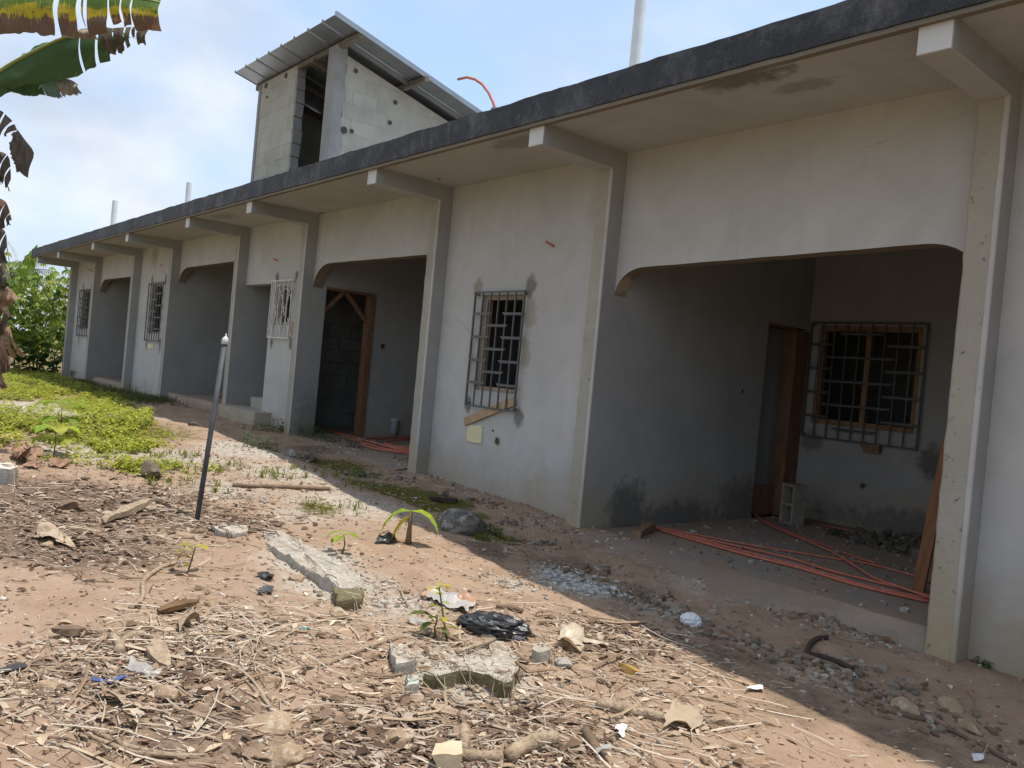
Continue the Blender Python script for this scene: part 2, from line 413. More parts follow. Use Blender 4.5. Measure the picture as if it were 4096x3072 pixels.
# (x, y, radius, amount) of cement dust / moss / dark leaf litter
GREY = [(-6.00, -1.75, 0.8, 0.62), (-5.66, -2.41, 0.4, 0.5), (-7.13, -1.84, 0.7, 0.62), (-7.77, -2.67, 0.8, 0.6), (-8.23, -1.76, 0.6, 0.8), (-12.45, -3.07, 1.6, 1.2), (-3.75, -1.32, 0.28, 1.3), (-4.01, -1.22, 0.2, 1.1),
        (-3.30, -1.11, 0.28, 0.9), (-3.38, -0.20, 0.45, 0.9), (-2.84, 0.22, 0.5, 0.8), (-2.31, 0.02, 0.35, 0.9), (-4.61, 0.26, 0.35, 0.8), (-5.14, 0.34, 0.4, 0.7), (-2.78, -3.01, 0.25, 1.1), (-2.63, -2.94, 0.2, 0.9), (-4.06, -2.94, 0.4, 0.7),
        (-8.61, 0.72, 0.4, 0.7), (-9.20, 0.33, 0.4, 0.6), (-6.54, 0.28, 0.25, 0.8), (-4.52, -2.87, 0.35, 0.8), (-3.61, -2.81, 0.3, 0.6), (-3.83, -1.84, 0.2, 0.6), (-2.16, -1.14, 0.3, 0.5), (-8.09, -3.34, 0.6, 0.7), (-6.50, -2.67, 0.6, 0.5),]
MOSS = [(-8.27, -0.89, 0.45, 0.9), (-8.32, -1.05, 0.35, 0.9), (-6.55, -0.84, 0.35, 1), (-6.88, -1.03, 0.4, 0.75), (-6.13, -0.78, 0.35, 0.95), (-5.82, -2.18, 0.3, 0.5), (-5.64, -0.83, 0.25, 0.7), (-19.55, -0.26, 1.5, 0.7), (-22.65, -0.07, 1.3, 0.7), (-16.44, -0.27, 0.9, 0.6), (-4.89, -0.99, 0.25, 0.6), (-8.06, -0.72, 0.4, 0.6), (-18.12, -1.76, 2.2, 0.6), (-9.73, -3.10, 1.5, 0.6), (-9.39, -2.69, 1, 0.6),]
DARK = [(-6.32, -3.97, 0.7, 0.95), (-5.91, -3.58, 0.6, 0.8), (-5.41, -4.26, 0.6, 0.9), (-5.04, -3.95, 0.5, 0.75), (-6.24, -3.24, 0.5, 0.6), (-5.47, -3.05, 0.4, 0.5), (-3.36, -4.15, 0.3, 0.35), (-3.21, -4.37, 0.4, 0.25), (-2.39, -3.68, 0.3, 0.35), (-2.39, -3.47, 0.3, 0.35), (-2.23, -3.12, 0.3, 0.35), (-2.85, -1.97, 0.3, 0.5),
        (-4.20, -1.04, 0.35, 0.6), (-3.51, -1.12, 0.4, 0.55), (-2.45, -1.53, 0.4, 0.55), (-1.89, -1.63, 0.4, 0.5), (-1.53, -1.52, 0.4, 0.5), (-4.55, -1.46, 0.3, 0.7), (-9.22, -0.54, 0.5, 0.6), (-2.79, -4.15, 0.4, 0.6),]
def zone(L, x, y):
    m = 0
    for bx, by, r, a in L:
        d2 = ((x - bx) ** 2 + (y - by) ** 2) / (r * r)
        if d2 < 4: m = max(m, a * math.exp(-d2))
    return m
def make_ground():
    nx, ny = len(xs), len(ys)
    V = []; cols = []
    for y in ys:
        for x in xs:
            V.append((x, y, hfull(x, y) - (.05 if y > .1 else 0)))
            if -30 < x < 2 and -6 < y < .3:
                cols += (zone(GREY, x, y), zone(MOSS, x, y), zone(DARK, x, y), 1)
            else:
                cols += (0, .45 if x < -20 or y < -6 or y > 8 else 0, .2, 1)
    F = [(j * nx + i, j * nx + i + 1, (j + 1) * nx + i + 1, (j + 1) * nx + i) for j in range(ny - 1) for i in range(nx - 1)]
    me = bpy.data.meshes.new('ground'); me.from_pydata(V, [], F); me.materials.append(SOIL)
    at = me.color_attributes.new('Col', 'FLOAT_COLOR', 'POINT'); at.data.foreach_set('color', cols)
    me.polygons.foreach_set('use_smooth', [True] * len(me.polygons)); me.update()
    o = bpy.data.objects.new('ground', me); sc.collection.objects.link(o); o['kind'] = 'structure'
make_ground()

# ---------------------------------------------------------------- the unfinished house
XP = [-2.003, -5.084, -7.661, -10.890, -13.331, -16.703, -19.281, -22.672, -25.214]   # left edges of the nine pilasters
PW, PD = .18, .163            # pilaster width, projection
ZC, ZT, ZB = 3.132, 3.37, 2.962   # soffit, roof top, underside of brackets
YO, YF = .989, 1.02           # bracket ends, fascia
house = thing('house', 'long grey rendered unfinished house with black roof edge and small rooftop tower', 'house')
FOOT = -.7
def R_(k): return XP[k] + PW  # right edge of pilaster k

def cellwall(mb, axis, us, zs, solid, t0, t1):
    """wall panel of cells; axis 'x': runs along x, thickness t0..t1 in y; axis 'y': runs along y, thickness in x"""
    def P(u, t, z): return (u, t, z) if axis == 'x' else (t, u, z)
    nu, nz = len(us) - 1, len(zs) - 1
    S = lambda i, j: 0 <= i < nu and 0 <= j < nz and solid(i, j)
    for i in range(nu):
        for j in range(nz):
            if not S(i, j): continue
            u0, u1, z0, z1 = us[i], us[i + 1], zs[j], zs[j + 1]
            q = [[P(u0, t0, z0), P(u1, t0, z0), P(u1, t0, z1), P(u0, t0, z1)], [P(u1, t1, z0), P(u0, t1, z0), P(u0, t1, z1), P(u1, t1, z1)]]
            if not S(i - 1, j): q.append([P(u0, t1, z0), P(u0, t0, z0), P(u0, t0, z1), P(u0, t1, z1)])
            if not S(i + 1, j): q.append([P(u1, t0, z0), P(u1, t1, z0), P(u1, t1, z1), P(u1, t0, z1)])
            if not S(i, j - 1): q.append([P(u0, t0, z0), P(u0, t1, z0), P(u1, t1, z0), P(u1, t0, z0)])
            if not S(i, j + 1): q.append([P(u0, t0, z1), P(u1, t0, z1), P(u1, t1, z1), P(u0, t1, z1)])
            for f in q: mb.add(f, [(0, 1, 2, 3)])
def wallx(name, x0, x1, y0, y1, hole=None, z0=FOOT, z1=ZC, mat=None):
    mb = MB()
    if hole:
        hx0, hx1, hz0, hz1 = hole
        us = [x0, hx0, hx1, x1]; zs = [z0, hz0, hz1, z1]
        cellwall(mb, 'x', us, zs, lambda i, j: not (i == 1 and j == 1), y0, y1)
    else: cellwall(mb, 'x', [x0, x1], [z0, z1], lambda i, j: True, y0, y1)
    return recalc(mb.build(name, mat or PLASTER, house))
def wally(name, y0, y1, x0, x1, hole=None, z0=FOOT, z1=ZC, mat=None):
    mb = MB()
    if hole:
        hy0, hy1, hz0, hz1 = hole
        us = sorted(set([y0, hy0, hy1, y1])); zs = sorted(set([z0, hz0, hz1, z1]))
        cellwall(mb, 'y', us, zs, lambda i, j: not (us[i] >= hy0 - 1e-6 and us[i + 1] <= hy1 + 1e-6 and zs[j] >= hz0 - 1e-6 and zs[j + 1] <= hz1 + 1e-6), x0, x1)
    else: cellwall(mb, 'y', [y0, y1], [z0, z1], lambda i, j: True, x0, x1)
    return recalc(mb.build(name, mat or PLASTER, house))

TH = .15
WIN_B = (-6.785, -6.125, .925, 1.92); WIN_F = (-18.2, -17.5, 1.29, 2.335); WIN_H = (-24.3, -23.45, 1.29, 2.335)
# front walls between the pilasters
wallx('front_wall', R_(0), 3.5, 0, TH)
wallx('front_wall', R_(2), XP[1], 0, TH, WIN_B)
wallx('front_wall', R_(6), XP[5], 0, TH, WIN_F)
wallx('front_wall', R_(8), XP[7], 0, TH, WIN_H)
# stair bay: doorway on the left, grilled window on the right
mb = MB()
us = [R_(4), -12.09, -11.90, -11.35, XP[3]]; zs = [FOOT, .0, 1.548, 2.135, 2.19, ZC]
cellwall(mb, 'x', us, zs, lambda i, j: not ((i == 0 and 1 <= j <= 3) or (i == 2 and j == 2)), 0, TH)
recalc(mb.build('front_wall', PLASTER, house))
# panels over the open porches, cut to a flattened arch
def arch(xl, xr, zs, ul, uz, ur, uzr, zr):
    """left spring (xl,zs) -> flat part (ul,uz)-(ur,uzr) -> right spring (xr,zr)"""
    low = []
    for k in range(13):
        a = math.pi / 2 * k / 12
        low.append((ul - (ul - xl) * math.cos(a), zs + (uz - zs) * math.sin(a)))
    m = 14
    for k in range(1, m):
        low.append((ul + (ur - ul) * k / m, uz + (uzr - uz) * k / m + .0015 * math.sin(k * 2.1)))
    for k in range(13):
        a = math.pi / 2 * k / 12
        low.append((ur + (xr - ur) * math.sin(a), zr + (uzr - zr) * math.cos(a)))
    mb = MB(); n = len(low)
    vs = [(x, 0, z) for x, z in low] + [(x, TH, z) for x, z in low] + [(x, 0, ZC) for x, z in low] + [(x, TH, ZC) for x, z in low]
    fs = []
    for i in range(n - 1):
        fs.append((i, i + 1, 2 * n + i + 1, 2 * n + i)); fs.append((n + i + 1, n + i, 3 * n + i, 3 * n + i + 1))
    mb.add(vs, fs)
    mb.add([(x, 0, z) for x, z in low] + [(x, TH, z) for x, z in low], [(i, n + i, n + i + 1, i + 1) for i in range(n - 1)], m=1)
    return recalc(mb.build('arch_panel', [PLASTER, RAWUNDER], house))
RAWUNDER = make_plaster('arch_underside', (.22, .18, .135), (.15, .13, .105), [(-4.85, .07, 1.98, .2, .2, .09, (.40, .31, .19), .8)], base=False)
arch(R_(1), XP[0], 1.89, -4.60, 2.124, -2.29, 2.172, 2.0)
arch(R_(3), XP[2], 2.10, -10.27, 2.422, -7.99, 2.41, 2.34)
arch(R_(5), XP[4], 2.328, -16.04, 2.608, -13.40, 2.614, 2.56)
arch(R_(7), XP[6], 2.254, -22.05, 2.56, -19.34, 2.555, 2.5)
# pilasters with ragged plaster edges, and the brackets they carry
def pilaster(k):
    x0, x1 = XP[k], R_(k); mb = MB(); n = 60
    rows = []
    for i in range(n + 1):
        z = FOOT + (ZB - FOOT) * i / n
        j0 = .007 * noise.noise(Vector((k * 3.1, z * 7, 0))) + .005 * noise.noise(Vector((k, z * 31, 0)))
        j1 = .005 * noise.noise(Vector((k * 5.3, z * 6, 4))) + .003 * noise.noise(Vector((k, z * 40, 9)))
        d = .003 * noise.noise(Vector((k, z * 12, 2)))
        e = .012
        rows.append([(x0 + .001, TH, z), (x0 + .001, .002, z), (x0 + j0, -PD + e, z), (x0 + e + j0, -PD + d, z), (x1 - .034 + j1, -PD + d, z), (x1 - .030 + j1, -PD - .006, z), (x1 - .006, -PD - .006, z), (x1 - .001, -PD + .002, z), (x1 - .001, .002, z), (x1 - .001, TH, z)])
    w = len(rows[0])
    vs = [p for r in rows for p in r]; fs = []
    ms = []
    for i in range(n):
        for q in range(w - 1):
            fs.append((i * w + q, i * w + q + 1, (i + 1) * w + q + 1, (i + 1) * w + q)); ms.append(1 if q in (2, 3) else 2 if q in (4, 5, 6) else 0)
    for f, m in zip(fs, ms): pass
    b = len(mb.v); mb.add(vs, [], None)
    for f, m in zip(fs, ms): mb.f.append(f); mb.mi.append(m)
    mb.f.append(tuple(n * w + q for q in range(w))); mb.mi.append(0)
    return recalc(mb.build('pilaster', [PORCH_SHADED, RAWCON, PLASTER], house))
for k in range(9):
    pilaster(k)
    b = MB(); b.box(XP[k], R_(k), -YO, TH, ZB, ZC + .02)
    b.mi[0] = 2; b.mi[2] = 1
    o = b.build('roof_bracket', [PORCH_SHADED, SKIM, SOFFIT], house)
    m = o.modifiers.new('bevel', 'BEVEL'); m.width = .005; m.segments = 1
# partitions behind the pilasters
YB = 3.25
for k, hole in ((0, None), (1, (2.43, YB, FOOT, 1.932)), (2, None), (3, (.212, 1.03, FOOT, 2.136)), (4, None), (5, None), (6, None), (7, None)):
    wally('partition_wall', TH, YB, XP[k] + .001, R_(k) - .001, hole, mat=PORCH_SHADED)
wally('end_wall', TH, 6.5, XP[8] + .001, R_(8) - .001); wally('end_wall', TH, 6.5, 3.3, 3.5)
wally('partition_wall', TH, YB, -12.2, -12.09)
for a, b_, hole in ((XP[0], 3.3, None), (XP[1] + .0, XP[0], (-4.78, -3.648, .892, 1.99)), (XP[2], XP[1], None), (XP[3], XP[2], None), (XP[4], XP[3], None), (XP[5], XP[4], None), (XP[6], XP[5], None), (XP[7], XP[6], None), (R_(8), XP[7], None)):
    wallx('inner_wall', a, b_, YB, YB + .15, hole, mat=PORCH_SHADED)
wallx('back_wall', XP[8], 3.5, 6.5, 6.65)
# roof slab, its drip edge and the tarred fascia
b = MB(); b.box(-25.80, 3.6, -YF + .012, 7.1, ZC, ZT - .01)
b.build('roof_slab', SOFFIT, house)
b = MB(); n = 300
vs = []
for i in range(n + 1):
    x = -25.80 + 29.4 * i / n
    j = .012 * noise.noise(Vector((x * 2.3, 0, 0))) + .010 * noise.noise(Vector((x * 9, 0, 5)))
    q = .008 * noise.noise(Vector((x * 5, 2, 0))) + .005 * noise.noise(Vector((x * 17, 2, 0)))
    vs += [(x, -YF + .014, ZC - .022 + .3 * q), (x, -YF - .001, ZC - .022 + .3 * q), (x, -YF + .004, ZC + .008 + q), (x, -YF - .007, ZC + .012 + q), (x, -YF - .006 + .4 * q, ZT - .012 + j), (x, -YF + .02, ZT + j), (x, -YF + .3, ZT - .004 + j * .3), (x, -YF + .05, ZC - .022), (x, -YF + .05, ZC + .003)]
W_ = 9
for i in range(n):
    o_, p_ = i * W_, (i + 1) * W_
    for q, m in ((0, 1), (1, 1), (2, 0), (3, 0), (4, 0), (5, 0)):
        b.f.append((o_ + q, p_ + q, p_ + q + 1, o_ + q + 1)); b.mi.append(m)
    b.f.append((o_ + 7, p_ + 7, p_, o_)); b.mi.append(1)
    b.f.append((o_ + 8, p_ + 8, p_ + 7, o_ + 7)); b.mi.append(1)
bb = b.f, b.mi
b.f, b.mi = [], []; b.add(vs, []); b.f, b.mi = bb
recalc(b.build('fascia', [BITUMEN, RAWUNDER], house))
b = MB(); b.box(-25.812, -25.796, -YF - .004, 7.1, ZC + .01, ZT); b.build('fascia', BITUMEN, house)
# floors of the porches and the stair steps
def floor_slab(x0, x1, y0, z, front, mat=FLOORM, jag=.05):
    mb = MB(); n = int((x1 - x0) / .05)
    vs = []
    for i in range(n + 1):
        x = x0 + (x1 - x0) * i / n
        j = jag * noise.noise(Vector((x * 3.3, z, 0))) + jag * .5 * noise.noise(Vector((x * 11, z, 0)))
        zz_ = z + .012 * noise.noise(Vector((x * 1.2, 7, 0)))
        fr_ = front * (1 - .88 * smo(-3.3, -2.3, x)); ye = y0 - fr_ + 2.2 * j; zg = hfull(x, ye) - .012
        vs += [(x, ye, zg), (x, ye * .55 + y0 * .45 + j, zg * .5 + zz_ * .5 + .4 * j), (x, y0 + j + .05, zz_), (x, .7, z), (x, YB + .02, z)]
    fs = [(i * 5 + q, (i + 1) * 5 + q, (i + 1) * 5 + q + 1, i * 5 + q + 1) for i in range(n) for q in range(4)]
    mb.add(vs, fs)
    return recalc(mb.build('porch_floor', mat, house))
floor_slab(R_(1), XP[0] + .0, -.12, -.172, .42)
floor_slab(R_(3), XP[2], -.02, -.012, .40)
floor_slab(R_(5), XP[4], -.07, .165, .01, jag=.01)
floor_slab(R_(7), XP[6], .0, .12, .02, jag=.01)
b = MB(); b.box(XP[2] + .2, XP[1], TH, YB, -.3, -.02); b.build('room_floor', FLOORM, house)
b = MB(); b.box(-12.0, XP[3], TH, YB, -.3, .0); b.build('room_floor', FLOORM, house)
def step(x0, x1, y0, y1, z1):
    bm = bmesh.new(); bmesh.ops.create_cube(bm, size=1)
    for v_ in bm.verts:
        v_.co = Vector((x0 + (x1 - x0) * (v_.co.x + .5), y0 + (y1 - y0) * (v_.co.y + .5), -.5 + (z1 + .5) * (v_.co.z + .5)))
    bmesh.ops.subdivide_edges(bm, edges=bm.edges[:], cuts=7, use_grid_fill=True)
    for v_ in bm.verts: v_.co += Vector((noise.noise(v_.co * 9), noise.noise(v_.co * 9 + Vector((5, 0, 0))), noise.noise(v_.co * 7 + Vector((0, 9, 0))))) * .012
    me = bpy.data.meshes.new('step'); bm.to_mesh(me); bm.free(); me.materials.append(RAWCON)
    o = bpy.data.objects.new('step', me); sc.collection.objects.link(o); par(o, house)
step(-13.16, -11.72, -.262, .3, .212); step(-12.78, -12.07, .10, .8, .385)
b = MB(); b.box(-13.15, -12.2, .3, YB, -.3, .212); b.build('room_floor', FLOORM, house)

# block wall of the small room seen through the porch door: laid block by block, two broken out
def block_mesh(L, H, D, seed, mat, mort=.008):
    bm = bmesh.new(); bmesh.ops.create_cube(bm, size=1)
    rr = random.Random(seed)
    for v_ in bm.verts:
        v_.co = Vector((v_.co.x * (L - mort), v_.co.y * D, v_.co.z * (H - mort))) + Vector((rr.uniform(-1, 1), rr.uniform(-1, 1), rr.uniform(-1, 1))) * .004
    bmesh.ops.bevel(bm, geom=bm.edges[:], offset=.006, segments=1, affect='EDGES')
    me = bpy.data.meshes.new('block'); bm.to_mesh(me); bm.free(); me.materials.append(mat)
    me.color_attributes.new('Col', 'FLOAT_COLOR', 'POINT').data.foreach_set('color', [1.0] * 4 * len(me.vertices))
    return me
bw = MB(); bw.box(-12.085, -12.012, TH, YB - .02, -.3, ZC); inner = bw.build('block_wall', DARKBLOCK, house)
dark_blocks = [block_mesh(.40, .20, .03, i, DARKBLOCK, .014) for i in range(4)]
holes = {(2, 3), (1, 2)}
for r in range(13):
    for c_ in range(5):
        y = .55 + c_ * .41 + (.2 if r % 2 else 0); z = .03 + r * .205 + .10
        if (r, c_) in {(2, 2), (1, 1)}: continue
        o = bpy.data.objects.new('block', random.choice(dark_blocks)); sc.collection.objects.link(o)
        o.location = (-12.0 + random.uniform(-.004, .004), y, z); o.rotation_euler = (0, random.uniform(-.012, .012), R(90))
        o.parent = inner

# ---------------------------------------------------------------- windows, grilles, doors
def frame_window(x0, x1, z0, z1, y, mat, w=.05, d=.07, mull=False):
    fr = MB()
    fr.box(x0, x0 + w, y, y + d, z0, z1); fr.box(x1 - w, x1, y, y + d, z0, z1)
    fr.box(x0 + w, x1 - w, y + .002, y + d - .002, z1 - w, z1); fr.box(x0 + w, x1 - w, y + .002, y + d - .002, z0, z0 + w)
    if mull: m = (x0 + x1) / 2; fr.box(m - w * .5, m + w * .5, y - .006, y + d - .01, z0 + w, z1 - w)
    return fr.build('window_frame', mat, house)
FRAMEB = simple('beige_frame', (.40, .32, .24), (.30, .235, .18), 8, .7, .2, 50)
frame_window(WIN_B[0], WIN_B[1], WIN_B[2], WIN_B[3], .045, FRAMEB, .045)
frame_window(WIN_F[0], WIN_F[1], WIN_F[2], WIN_F[3], .045, FRAMEB, .045)
frame_window(WIN_H[0], WIN_H[1], WIN_H[2], WIN_H[3], .045, FRAMEB, .045)
frame_window(-11.90, -11.35, 1.548, 2.135, .05, FRAMEB, .045)
frame_window(-4.78, -3.648, .892, 1.99, YB + .03, simple('tan_window_wood', (.30, .18, .10), (.22, .13, .07), 6, .7, .3, 40), .06, .08, True)
def grille(x0, x1, z0, z1, y, nv, rows, off=.0):
    """security grille: nv uprights, short flat bars with slanted ends staggered row by row"""
    g = thing('window_grille', '', ''); del g['label']; del g['category']; g.location = ((x0 + x1) / 2, y, z0); par(g, house); bpy.context.view_layer.update()
    f = MB(); r = .011
    f.box(x0, x1, y - .006, y + .006, z0, z0 + .018); f.box(x0, x1, y - .006, y + .006, z1 - .018, z1)
    for xx in (x0, x1):
        f.box(xx - .009, xx + .009, y - .009, y + .009, z0, z1)
    for xx in (x0 + .02, x1 - .02):
        for zz_ in (z0 + .03, z1 - .03): f.box(xx - .008, xx + .008, y, .012 + (YB if y > 1 else 0), zz_ - .008, zz_ + .008)
    f.build('outer_frame', STEEL, g)
    sp = (x1 - x0) / (nv - 1)
    me = None
    for i in range(1, nv - 1):
        if me is None:
            u = MB(); u.box(-.007, .007, -.007, .007, z0 + .018 - z0, z1 - .018 - z0); o = u.build('upright_bar', STEEL); me = o.data
        else:
            o = bpy.data.objects.new('upright_bar', me); sc.collection.objects.link(o)
        o.location = (x0 + i * sp, y, z0); par(o, g)
    for fr, spans in rows:
        zc = z1 - (z1 - z0) * fr
        for a, b_ in spans:
            xa, xb = x0 + a * (x1 - x0), x0 + b_ * (x1 - x0)
            s1 = .03 if a > .02 else 0; s2 = .03 if b_ < .98 else 0; h = .0135
            u = MB()
            u.add([(xa, y - .014, zc + h), (xa + s1, y - .014, zc - h), (xb - s2, y - .014, zc - h), (xb, y - .014, zc + h), (xa, y - .008, zc + h), (xa + s1, y - .008, zc - h), (xb - s2, y - .008, zc - h), (xb, y - .008, zc + h)],
                  [(0, 1, 2, 3), (7, 6, 5, 4), (0, 4, 5, 1), (1, 5, 6, 2), (2, 6, 7, 3), (3, 7, 4, 0)])
            u.build('flat_bar', STEEL, g)
    return g
side = [(0, .39), (.61, 1)]; mid = [(.26, .74)]
rows7 = [(.195, side), (.295, mid), (.395, side), (.495, mid), (.595, side), (.69, mid), (.79, side)]
grille(-6.845, -6.055, .75, 1.953, -.045, 7, rows7)
grille(-18.28, -17.33, 1.13, 2.363, -.045, 7, [(f, [(0, .32), (.60, 1)] if i % 2 == 0 else [(.24, .68)]) for i, (f, s_) in enumerate(rows7)])
grille(-24.44, -23.34, 1.11, 2.35, -.045, 7, rows7)
ra = [(.10, [(.27, .66)]), (.195, [(0, .22), (.68, 1)]), (.30, [(.15, .77)]), (.40, [(0, .22), (.68, 1)]), (.505, [(.15, .77)]), (.605, [(0, .22), (.68, 1)]), (.705, [(.15, .77)]), (.81, [(0, .22), (.68, 1)]), (.905, [(.27, .66)])]
grille(-4.85, -3.59, .735, 2.022, YB - .05, 10, ra)
# white scrollwork grille by the stair door
def scroll(x, z0, z1, w, flip):
    """S-shaped scroll bar with curled ends"""
    pts = []
    for k in range(15):
        a = 4.2 * k / 14; rr = w * (.22 + .28 * (k / 14))
        pts.append((math.cos(a + 2.2) * rr, math.sin(a + 2.2) * rr))
    ex, ez = pts[-1]
    top = [(px_ - ex, pz_ - ez) for px_, pz_ in pts]
    zt = z1 - w * .75; zb_ = z0 + w * .75
    out = [(a + w * .5, b + zt) for a, b in top]
    low = [(-a - w * .5, -b + zb_) for a, b in top[::-1]]
    n = 6
    m_ = [(out[-1][0] + (low[0][0] - out[-1][0]) * smo(0, 1, k / n), out[-1][1] + (low[0][1] - out[-1][1]) * k / n) for k in range(1, n)]
    return [(x + flip * a, z) for a, z in out + m_ + low]
g = thing('window_grille', '', ''); del g['label']; del g['category']; g['label'] = 'white painted grille with curled scroll bars'; g.location = (-11.64, -.05, 1.34); par(g, house); bpy.context.view_layer.update()
gx0, gx1, gz0, gz1, gy = -12.0, -11.275, 1.343, 2.223, -.05
f = MB(); f.box(gx0, gx1, gy - .008, gy + .008, gz0, gz0 + .02); f.box(gx0, gx1, gy - .008, gy + .008, gz1 - .02, gz1)
for xx in (gx0, gx1): f.box(xx - .009, xx + .009, gy - .009, gy + .009, gz0, gz1)
for xx in (gx0 + .12, gx1 - .02):
    for zz_ in (gz0 + .03, gz1 - .03): f.box(xx - .008, xx + .008, gy, .01, zz_ - .008, zz_ + .008)
f.build('outer_frame', WHITEPAINT, g)
sp = (gx1 - gx0) / 5
for i in range(1, 5):
    u = MB(); u.box(gx0 + i * sp - .008, gx0 + i * sp + .008, gy - .008, gy + .008, gz0 + .02, gz1 - .02); u.build('upright_bar', WHITEPAINT, g)
for i in range(5):
    for za, zb_ in ([(gz0 + .03, gz0 + .38), (gz0 + .50, gz1 - .03)] if i % 2 == 0 else [(gz0 + .26, gz0 + .60)]):
        u = MB(); u.tube([(px_, gy - .006, pz_) for px_, pz_ in scroll(gx0 + (i + .5) * sp, za, zb_, sp * .86, 1 if i % 2 else -1)], .0075, 5); u.build('scroll_bar', WHITEPAINT, g)
# door frames
d = MB(); xi = R_(3)
d.box(xi - .13, xi + .012, .93, 1.03, -.02, 2.10); d.box(xi - .13, xi + .008, .212, 1.03, 2.10, 2.134)
d.build('door_frame', WOODO, house)
for a, c_ in (((xi - .06, .225, 1.78), (xi - .06, .52, 2.11)), ((xi - .06, .54, 2.11), (xi - .06, .935, 1.70))):
    u = MB(); u.bar(a, c_, .055, .03, up=(1, 0, 0)); u.build('door_brace', WOODO, house)
d = MB(); xi = R_(1)
d.box(xi - .15, xi + .010, YB - .26, YB - .005, -.172, 1.90); d.box(xi - .15, xi + .006, 2.432, YB - .26, 1.90, 1.93)
d.build('door_frame', WOODO, house)
d = MB(); d.box(xi - .12, xi - .09, 2.435, YB - .27, -.17, .16); d.build('threshold_board', WOODO, house)
# grey room wall seen through that door
# small fittings on the walls
def disc(name, c, nrm, r, mat, parent=None, n=14, depth=.01):
    c = Vector(c); nv = Vector(nrm)
    u = MB(); u.tube([c - nv * .004, c + nv * depth], r, n); return u.build(name, mat, parent or house)
SOCK = simple('socket_box', (.05, .048, .042), (.09, .085, .075), 40, .9, .6, 90)
def socket(c, nrm, r=.035):
    c = Vector(c); nv = Vector(nrm); u = MB(); a = nv.cross(Vector((0, 0, 1))); b_ = nv.cross(a)
    ring = [c + nv * .003 + (a * math.cos(t_) + b_ * math.sin(t_)) * r * (1 + .08 * math.sin(t_ * 5)) for t_ in [k * math.pi / 8 for k in range(16)]]
    u.tube(ring + [ring[0]], .006, 5, cap=False); u.build('socket_box', RAWCON, house)
    disc('socket_hole', c, nrm, r, SOCK, depth=.003)
socket((-4.119, 3.250, 0.289), (0, -1, 0)); socket((-4.904, 2.049, 1.167), (1, 0, 0), .028); socket((-10.710, 1.216, 1.373), (1, 0, 0), .045); socket((-6.317, 0.000, 0.435), (0, -1, 0), .04)
disc('socket_hole', (-6.404, 0.000, 0.534), (0, -1, 0), .014, SOCK, depth=.003)
for q in ((-7.295, -0.336, 3.131), (-10.592, -0.053, 3.131), (-10.531, -0.042, 3.131)): disc('socket_hole', q, (0, 0, -1), .022, SOCK, depth=.003)
u = MB(); u.box(-6.825, -6.565, -.012, 0.0, .372, .556); o = u.build('cover_plate', CREAM, house)
m = o.modifiers.new('bevel', 'BEVEL'); m.width = .006; m.segments = 2
for sx in (-6.81, -6.58):
    for sz in (.385, .543): disc('screw', (sx, -.012, sz), (0, -1, 0), .006, SOCK, o, 8, .002)
u = MB(); u.box(-18.13, -17.75, -.014, .0, .985, 1.07); u.build('cover_plate', CREAM, house)
for q, dr in (((-5.738, 0.000, 2.364), (-.05, -.075, .045)), ((-11.978, 0.000, 2.532), (-.07, -.05, .03)), ((-23.392, 0.000, 2.796), (-.16, -.12, .09)), ((-17.642, 0.000, 2.712), (-.09, -.03, .005))):
    u = MB(); qv = Vector(q); u.tube([qv + Vector((0, .01, 0)), qv + Vector(dr) * .5, qv + Vector(dr)], .012, 8); u.build('conduit_stub', ORANGE, house)

# ---------------------------------------------------------------- stair tower on the roof
tower = thing('stair_tower', '', ''); del tower['label']; del tower['category']; tower.location = (-12, 0, ZT); par(tower, house); bpy.context.view_layer.update()
def slope(y): return 5.57 - .245 * y          # underside of the sheeting
core = MB()
core.box(-13.318, -11.93, .012, .15, ZT - .05, 5.53); yy = [.16, .8, 1.4, 2.0, 2.6, 3.2]
pr_ = [(-10.618, y, z) for y in yy for z in (ZT - .05, slope(y) - .115)]; pr2 = [(-10.75, y, z) for _, y, z in pr_]
n_ = len(pr_); fs = []
for i in range(0, n_ - 2, 2):
    fs += [(i, i + 2, i + 3, i + 1), (n_ + i + 2, n_ + i, n_ + i + 1, n_ + i + 3), (i + 1, i + 3, n_ + i + 3, n_ + i + 1)]
fs += [(0, 1, n_ + 1, n_), (n_ - 2, 2 * n_ - 2, 2 * n_ - 1, n_ - 1)]
core.add(pr_ + pr2, fs)
lw = [(-13.318, y, z) for y in yy for z in (ZT - .05, slope(y) - .03 - (.06 if y > 1 else 0))]
core.add(lw + [(-13.18, y, z) for _, y, z in lw], fs)
core.box(-13.18, -10.75, 3.05, 3.2, ZT - .05, 4.72)
recalc(core.build('mortar_core', MORTAR, tower))
rb = random.Random(3)
